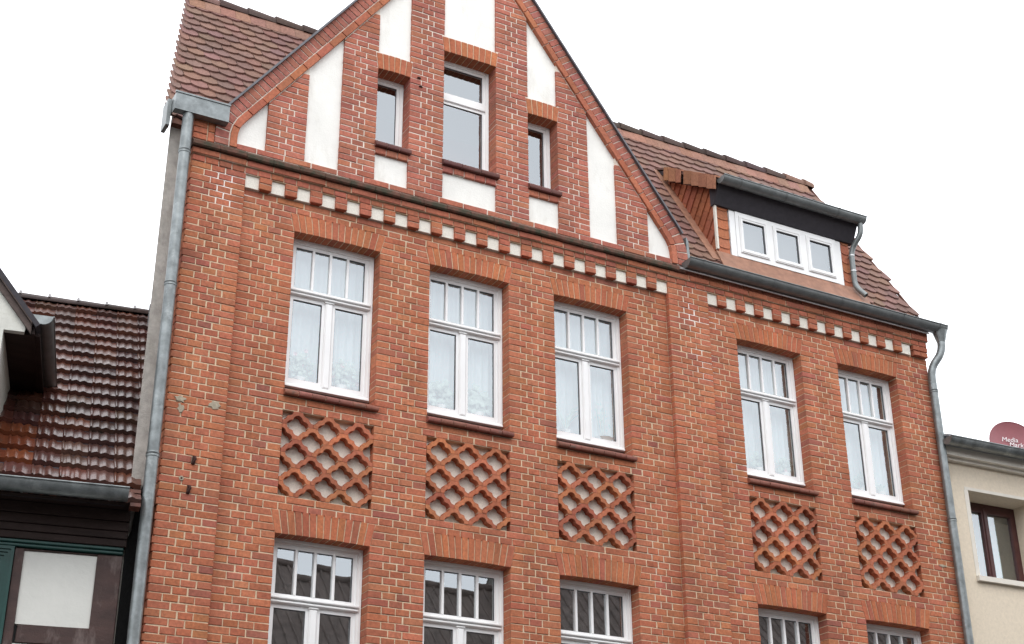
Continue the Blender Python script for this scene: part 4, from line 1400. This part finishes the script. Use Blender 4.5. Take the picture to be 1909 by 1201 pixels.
# ridge
x = -2.0
while x < 0.85:
    mb = MB(); seg = 8; v = []
    for (xx, r_) in ((x, .082), (x + .34, .070)):
        for kk in range(seg + 1):
            a_ = R(-25 + 230 * kk / seg); v.append((xx, LRY + r_ * math.cos(a_), lroof(LRY) - .005 + r_ * .7 * math.sin(a_)))
    n_ = seg + 1
    mb.add(v, [(kk, n_ + kk, n_ + kk + 1, kk + 1) for kk in range(seg)], smooth=True)
    mb.tube([(x + .01, LRY - .08, lroof(LRY) + .0), (x + .01, LRY, lroof(LRY) + .075), (x + .01, LRY + .08, lroof(LRY))], 0.016, 8)
    o = mb.part('ridge_tile', M['wet_tile'], lh, color=vary((0.045, 0.024, 0.020), .2))
    x += 0.30
# edge tiles at the wall and black flashing; below it the dark gap is painted black
for k, (yy, zz) in enumerate(((-0.33, -0.365), (-0.26, -0.285), (-0.19, -0.21))):
    q = MB(); q.box(0.055, 0.135, yy, yy + .13, zz, zz + .028)
    q.part('edge_tile', M['wet_tile'], lh, color=vary((0.12, 0.045, 0.03), .15))
q = MB()
pts = [(0.066, -2.6), (0.19, -2.6), (0.19, -0.10), (0.165, -0.06), (0.14, -0.14), (0.12, -0.30), (0.11, -0.46), (0.075, -0.55)]
q.prism_xz(pts, -0.05, 0.05)
q.part('tar_strip', M['tar'], lh)
q = MB()
gm = MB(); gm.trough((-5.0, -0.395, -0.268), (0.028, -0.395, -0.268), 0.085)
lg = gm.part('gutter', M['zinc'], lh)
for x in (-0.755, -0.105, -1.4):
    k = MB(); k.trough((x - .009, -0.395, -0.268), (x + .009, -0.395, -0.268), 0.089, endcaps=False); k.part('gutter_clip', M['zinc'], lg)
# eaves beams
q = MB(); q.box(-5.0, 0.075, -0.29, 0.02, -0.335, -0.30); q.part('eaves_soffit', M['beam'], lh)
for (z0, z1, y0) in ((-0.425, -0.338, -0.120), (-0.500, -0.427, -0.100), (-0.560, -0.502, -0.085), (-0.618, -0.562, -0.070)):
    q = MB(); q.brick([(-5.0, z0), (0.078, z0), (0.078, z1), (-5.0, z1)], y0, 0.05, ch=0.004)
    q.part('eaves_beam', M['beam'], lh)
for (z0, z1, y0) in ((-0.646, -0.620, -0.055), (-0.672, -0.648, -0.040)):
    q = MB(); q.brick([(-5.0, z0), (0.060, z0), (0.060, z1), (-5.0, z1)], y0, 0.05, ch=0.006)
    q.part('green_moulding', M['green'], lh)
# timber frame and infill
def timber(poly, y0=-0.012, lab=None):
    q = MB(); q.brick(poly, y0, 0.06, ch=0.005); return q.part('timber', M['wood'], lh, lab)
timber([(-0.126, -Z0 + .1), (0.062, -Z0 + .1), (0.062, -0.676), (-0.130, -0.676)], y0=-0.014)
timber([(-0.745, -Z0 + .1), (-0.652, -Z0 + .1), (-0.676, -0.676), (-0.745, -0.676)])
timber([(-0.655, -1.405), (-0.107, -1.400), (-0.104, -1.262), (-0.651, -1.268)], y0=-0.010)
timber([(-0.674, -0.694), (-0.131, -0.690), (-0.131, -0.677), (-0.674, -0.677)], y0=-0.010)
timber([(-0.652, -2.6), (-0.104, -2.6), (-0.104, -2.46), (-0.652, -2.46)], y0=-0.010)
for (z0, z1) in ((-1.262, -0.692), (-2.455, -1.408)):
    q = MB(); q.box(-0.675, -0.105, 0.004, 0.05, z0, z1); q.part('infill_panel', M['infill'], lh)
# green window left, its wall and the body
q = MB()
for i, (o_, d_) in enumerate(((0.0, -.040), (0.022, -.028), (0.046, -.016), (0.070, -.004))):
    x1_ = -0.749 - o_; zt_ = -0.676 - o_; x0_ = -1.66 + o_
    ring(q, x0_, x1_, -2.2 + o_, zt_, 0.024, d_, 0.05)
gwn = q.part('green_window', M['green'], lh)
pane(gwn, -1.57, -0.84, -2.1, -0.77, 0.03)
q = MB(); q.box(-5.0, -1.662, 0.004, 0.05, -Z0, -0.68); q.box(-1.66, -0.746, 0.004, 0.05, -Z0, -2.205); q.part('front_wall', M['infill'], lh)
q = MB()
q.prism_yz([(0.07, -Z0), (6.5, -Z0), (6.5, 0.0), (LRY, lroof(LRY) - .12), (0.07, lroof(.07) - .12)], -0.02, 0.04)
q.prism_yz([(0.07, -Z0), (6.5, -Z0), (6.5, 0.0), (LRY, lroof(LRY) - .12), (0.07, lroof(.07) - .12)], -5.0, -4.94)
q.box(-4.93, -0.03, 6.4, 6.5, -Z0, 0); q.box(-4.93, -0.03, 0.6, 0.65, -3, -0.1)
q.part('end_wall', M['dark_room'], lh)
# gabled dormer on its roof
dz = 1.135                                     # eaves soffit
rc = -1.90                                     # ridge line of the dormer
def dside(x0_, y0_, z0_, x1_): pass
q = MB()
bk = 1.55
fr = 0.0
q.prism_xz([(rc - .83, -0.05), (-1.078, -0.05), (-1.078, dz), (-0.916, dz), (-0.905, 1.215), (rc, 2.42), (2 * rc + .905, 1.215), (2 * rc + .916, dz), (rc - .83, dz)], fr, 0.06)
gd = q.part('gabled_dormer', M['dirty_white'], lh)
q = MB()
q.add([(cheek_x(.062), .062, -0.0), (cheek_x(bk), bk, 1.0), (cheek_x(bk), bk, dz + .01), (cheek_x(.062), .062, dz + .01),
       (cheek_x(.062) - .06, .062, 0.0), (cheek_x(bk) - .06, bk, 1.0), (cheek_x(bk) - .06, bk, dz + .01), (cheek_x(.062) - .06, .062, dz + .01)],
      [(0, 1, 2, 3), (7, 6, 5, 4), (0, 4, 5, 1), (1, 5, 6, 2), (2, 6, 7, 3), (3, 7, 4, 0)])
q.part('cheek_wall', M['dirty_white'], gd)
q = MB()
q.add([(cheek_x(.062) + .002, .062, dz + .001), (dg(.062), .062, dz + .001), (dg(1.7), 1.7, dz + .02), (cheek_x(1.7) + .002, 1.7, dz + .02),
       (cheek_x(.062) + .002, .062, dz + .03), (dg(.062), .062, dz + .03), (dg(1.7), 1.7, dz + .05), (cheek_x(1.7) + .002, 1.7, dz + .05)],
      [(3, 2, 1, 0), (4, 5, 6, 7), (0, 1, 5, 4), (1, 2, 6, 5), (2, 3, 7, 6), (3, 0, 4, 7)])
q.add([(dg(.0) - .06, .0, dz - .01), (dg(1.75) - .06, 1.75, dz + .01), (dg(1.75) - .06, 1.75, dz + .16), (dg(.0) - .06, .0, dz + .15),
       (dg(.0) - .04, .0, dz - .01), (dg(1.75) - .04, 1.75, dz + .01), (dg(1.75) - .04, 1.75, dz + .16), (dg(.0) - .04, .0, dz + .15)],
      [(0, 1, 2, 3), (7, 6, 5, 4), (0, 4, 5, 1), (1, 5, 6, 2), (2, 6, 7, 3), (3, 7, 4, 0)])
q.part('eaves_soffit', M['beam'], gd)
gm = MB(); gm.trough((dg(-.02) + .012, -.02, 1.290), (dg(1.62) + .012, 1.62, 1.300), 0.082); gm.part('gutter', M['zinc_dark'], gd)
q = MB()                                        # end cap of that gutter, paler metal
pts = [(dg(-.02) + .012 + .079 * math.cos(math.pi + math.pi * k / 12), 1.290 + .079 * math.sin(math.pi + math.pi * k / 12)) for k in range(13)]
q.prism_xz(pts, -0.030, -0.022); q.part('gutter_stop_end', M['zinc'], gd)
sl = 1.236
def bline(x, o): return 1.283 + (-0.873 - x) * sl + o
for (o0, o1, y0, mt) in ((-0.075, 0.0, -0.055, 'old_barge'), (-0.155, -0.077, -0.030, 'old_barge')):
    for sgn in (1, -1):
        poly = [(-0.862, bline(-0.862, o0)), (-0.862, bline(-0.862, o1)), (rc, bline(rc, o1)), (rc, bline(rc, o0))]
        if sgn < 0: poly = [(2 * rc - p_[0], p_[1]) for p_ in poly][::-1]
        q = MB(); q.brick(poly, y0, -0.002, ch=.006); q.part('barge_board', M[mt], gd)
q = MB()
for sgn in (1, -1):
    a = Vector((-0.80, -0.06, bline(-0.80, 0.0))); b = Vector((rc, -0.06, bline(rc, 0.0)))
    if sgn < 0: a.x, b.x = 2 * rc - a.x, 2 * rc - b.x
    c4 = [a, a + Vector((0.066 * 1.8, 1.8, 0)), b + Vector((0, 3.4, 0)), b]
    slab(q, c4 if sgn > 0 else c4[::-1], 0.04)
q.part('dormer_roof', M['fascia'], gd)

# =================================================================== RIGHT HOUSE (beige plaster)
rh = thing('plaster_house', 'beige plastered house with a dark wooden window right of the brick house', 'house', loc=(7.72, 0.05), rz=R(-2.4))
q = MB()
slab_with_holes(-0.02, 9.0, -Z0, 1.70, [(0.355, 1.318, 0.30, 1.337), (2.4, 3.4, 0.30, 1.337)], 0.0, 0.36, q)
q.box(-0.02, 0.10, 0.361, 8.0, -Z0, 1.70); q.box(8.9, 9.0, 0.361, 8.0, -Z0, 1.7); q.box(0.101, 8.899, 7.9, 8.0, -Z0, 1.70)
q.box(0.101, 8.899, 1.6, 1.65, -1, 1.69)
q.part('wall', M['beige'], rh)
q = MB(); q.box(-0.02, 9.05, -0.12, -0.001, 1.675, 1.775); q.box(-0.02, 9.05, -0.06, -0.001, 1.640, 1.674); q.part('cornice', M['cream'], rh)
for (a, b) in ((0.355, 1.318), (2.4, 3.4)):
    q = MB(); q.box(a - .05, b + .10, -0.004, 0.355, 1.338, 1.374); q.box(b + .001, b + .10, -.004, .355, .30, 1.337); q.box(a - .06, a - .001, -.004, .355, .30, 1.337)
    q.part('window_surround', M['cream'], rh)
    q = MB(); q.prism_yz([(-0.045, 0.292), (0.34, 0.292), (0.34, 0.372), (-0.045, 0.348)], a - .06, b + .12); q.part('window_sill', M['cream'], rh)
    q = MB(); ring(q, a + .002, b - .002, 0.372, 1.336, 0.050, 0.305, 0.36, .03, .055)
    w = q.part('wooden_window', M['mahogany'], rh)
    xm = (a + b) / 2
    for (c, d_) in ((a + .052, xm - .004), (xm + .004, b - .052)):
        s = MB(); ring(s, c, d_, 0.402, 1.281, 0.040, 0.292, 0.34, .02, .058); s.part('sash', M['mahogany'], w)
        pane(w, c + .042, d_ - .042, 0.423, 1.222, 0.318)
    m_ = MB(); m_.brick([(xm - .020, .40), (xm + .020, .40), (xm + .020, 1.28), (xm - .020, 1.28)], 0.276, 0.291, ch=.006); m_.part('cover_strip', M['mahogany'], w)
gm = MB(); gm.trough((-0.06, -0.225, 1.822), (9.0, -0.225, 1.822), 0.078); rg = gm.part('gutter', M['zinc'], rh)
for x in (0.29, 0.93, 1.6):
    k = MB(); k.trough((x - .012, -0.225, 1.822), (x + .012, -0.225, 1.822), 0.083, endcaps=False); k.part('gutter_clip', M['zinc'], rg)
q = MB()
q.prism_yz([(-0.14, 1.776), (8.0, 1.776), (3.9, 3.05), (-0.20, 1.87)], 0.0, 9.0)
rr = q.part('roof', M['greytile'], rh)
x = -0.02; i = 0
while x < 3.0:
    q = MB(); slab(q, [(x, -0.215, 1.878), (x + .205, -0.215, 1.878), (x + .205, 0.15, 1.988), (x, 0.15, 1.988)], 0.022)
    q.part('roof_tile', M['greytile'], rr)
    x += 0.211
# curtain in that window: the left two thirds are closed
o = curtain(0.45, 1.14, 0.40, 1.30, 0.45, 'net', 'pale curtain drawn across the dark wooden window of the beige house', None, amp=.006, per=.2)
o.location = (7.72, 0.05, Z0); o.rotation_euler = (0, 0, R(-2.4))

# satellite dish on the roof
th_ = R(-2.4)
def rw(x, y): return (7.72 + x * math.cos(th_) - y * math.sin(th_), 0.05 + x * math.sin(th_) + y * math.cos(th_))
dx, dyy = rw(1.50, 0.30)
dish = thing('satellite_dish', 'dark red satellite dish with white lettering on the beige house roof', 'satellite dish', loc=(dx, dyy), rz=R(-16), z=Z0 + 2.0)
Rd = 0.325
q = MB(); rings = 7; seg = 36; vs = [(0, 0.045, 0)]; fs = []
for i in range(1, rings + 1):
    for k in range(seg):
        rr_ = Rd * i / rings; a = 2 * math.pi * k / seg
        vs.append((rr_ * math.cos(a), 0.045 - 0.06 * (i / rings) ** 2, rr_ * 0.94 * math.sin(a)))
for k in range(seg): fs.append((0, 1 + k, 1 + (k + 1) % seg))
for i in range(rings - 1):
    for k in range(seg):
        a = 1 + i * seg + k; b = 1 + i * seg + (k + 1) % seg
        fs.append((a, a + seg, b + seg, b))
q.add(vs, fs, smooth=True)
q.add([(v[0], v[1] + .008, v[2]) for v in vs], [f[::-1] for f in fs], smooth=True)
rim = [vs[1 + (rings - 1) * seg + k] for k in range(seg)]
q.tube([Vector(r_) + Vector((0, .004, 0)) for r_ in rim + [rim[0]]], 0.008, 6, cap=False)
def dpart(name, mb, mat):
    o = bpy.data.objects.new(name, mb.mesh(name, M[mat])); COL.objects.link(o); o.parent = dish
    o.location = (0, 0, 0.165); o.rotation_euler = (R(-8), 0, 0)
    return o
refl = dpart('reflector', q, 'dish')
q = MB(); q.tube([(0.02, 0.0, -0.30), (0.16, -0.22, -0.26), (0.27, -0.40, -0.16)], 0.012, 8); dpart('feed_arm', q, 'steel')
q = MB(); q.tube([(0.24, -0.40, -0.13), (0.27, -0.33, -0.115)], 0.030, 12); q.tube([(0.255, -0.405, -0.16), (0.255, -0.40, -0.06)], 0.022, 10); dpart('receiver_head', q, 'cream')
q = MB(); q.tube([(0, 0.06, -0.28), (0, 0.10, 0.0), (0, 0.055, 0.02)], 0.022, 10); q.box(-.03, .03, .05, .12, -0.40, -0.25); dpart('mast', q, 'steel')
for (txt, x, z) in (("Media", -0.140, 0.055), ("Markt", -0.055, -0.010)):
    cu = bpy.data.curves.new('lettering', 'FONT'); cu.body = txt; cu.size = 0.088; cu.shear = 0.25; cu.extrude = 0.002; cu.space_character = 1.02
    tmp = bpy.data.objects.new('lettering', cu); COL.objects.link(tmp)
    me = bpy.data.meshes.new_from_object(tmp)
    COL.objects.unlink(tmp); bpy.data.objects.remove(tmp)
    me.materials.clear(); me.materials.append(M['print'])
    ot = bpy.data.objects.new('lettering', me); COL.objects.link(ot)
    ot.parent = refl; ot.rotation_euler = (R(90), 0, 0); ot.location = (x, 0.030, z)

# =================================================================== ACROSS THE STREET (seen only in the panes)
def across(x0, x1, eave, ridge, label, front=-13.4):
    t = thing('facing_house', label, 'house', loc=((x0 + x1) / 2, front))
    t_off = (x0 + x1) / 2; hw = (x1 - x0) / 2
    q = MB(); q.prism_yz([(0, -Z0), (-8, -Z0), (-8, eave), (-4, ridge - .15), (0, eave)][::-1], -hw, hw); q.part('wall', M['facing_wall'], t)
    q = MB()
    slab(q, [(-hw, .35, eave - .30), (-hw, -4, ridge), (hw, -4, ridge), (hw, .35, eave - .30)], .06)
    slab(q, [(-hw, -4, ridge), (-hw, -8.3, eave - .3), (hw, -8.3, eave - .3), (hw, -4, ridge)], .06)
    ro = q.part('roof', M['old_roof'], t)
    b = MB()
    x = -hw
    while x < hw:                              # rolls of the pantiles
        b.tube([(x, .34, eave - .29), (x, -3.93, ridge - .06)], 0.035, 6); x += 0.24
    b.tube([(-hw, -4, ridge), (hw, -4, ridge)], 0.10, 8)
    b.part('tile_roll', M['old_roof'], ro, kind='stuff')
across(-14, 11.2, 0.6, 4.75, 'house across the street with a ribbed brown tile roof')
across(11.3, 34, 1.8, 6.2, 'taller brown roofed house across the street farther right')
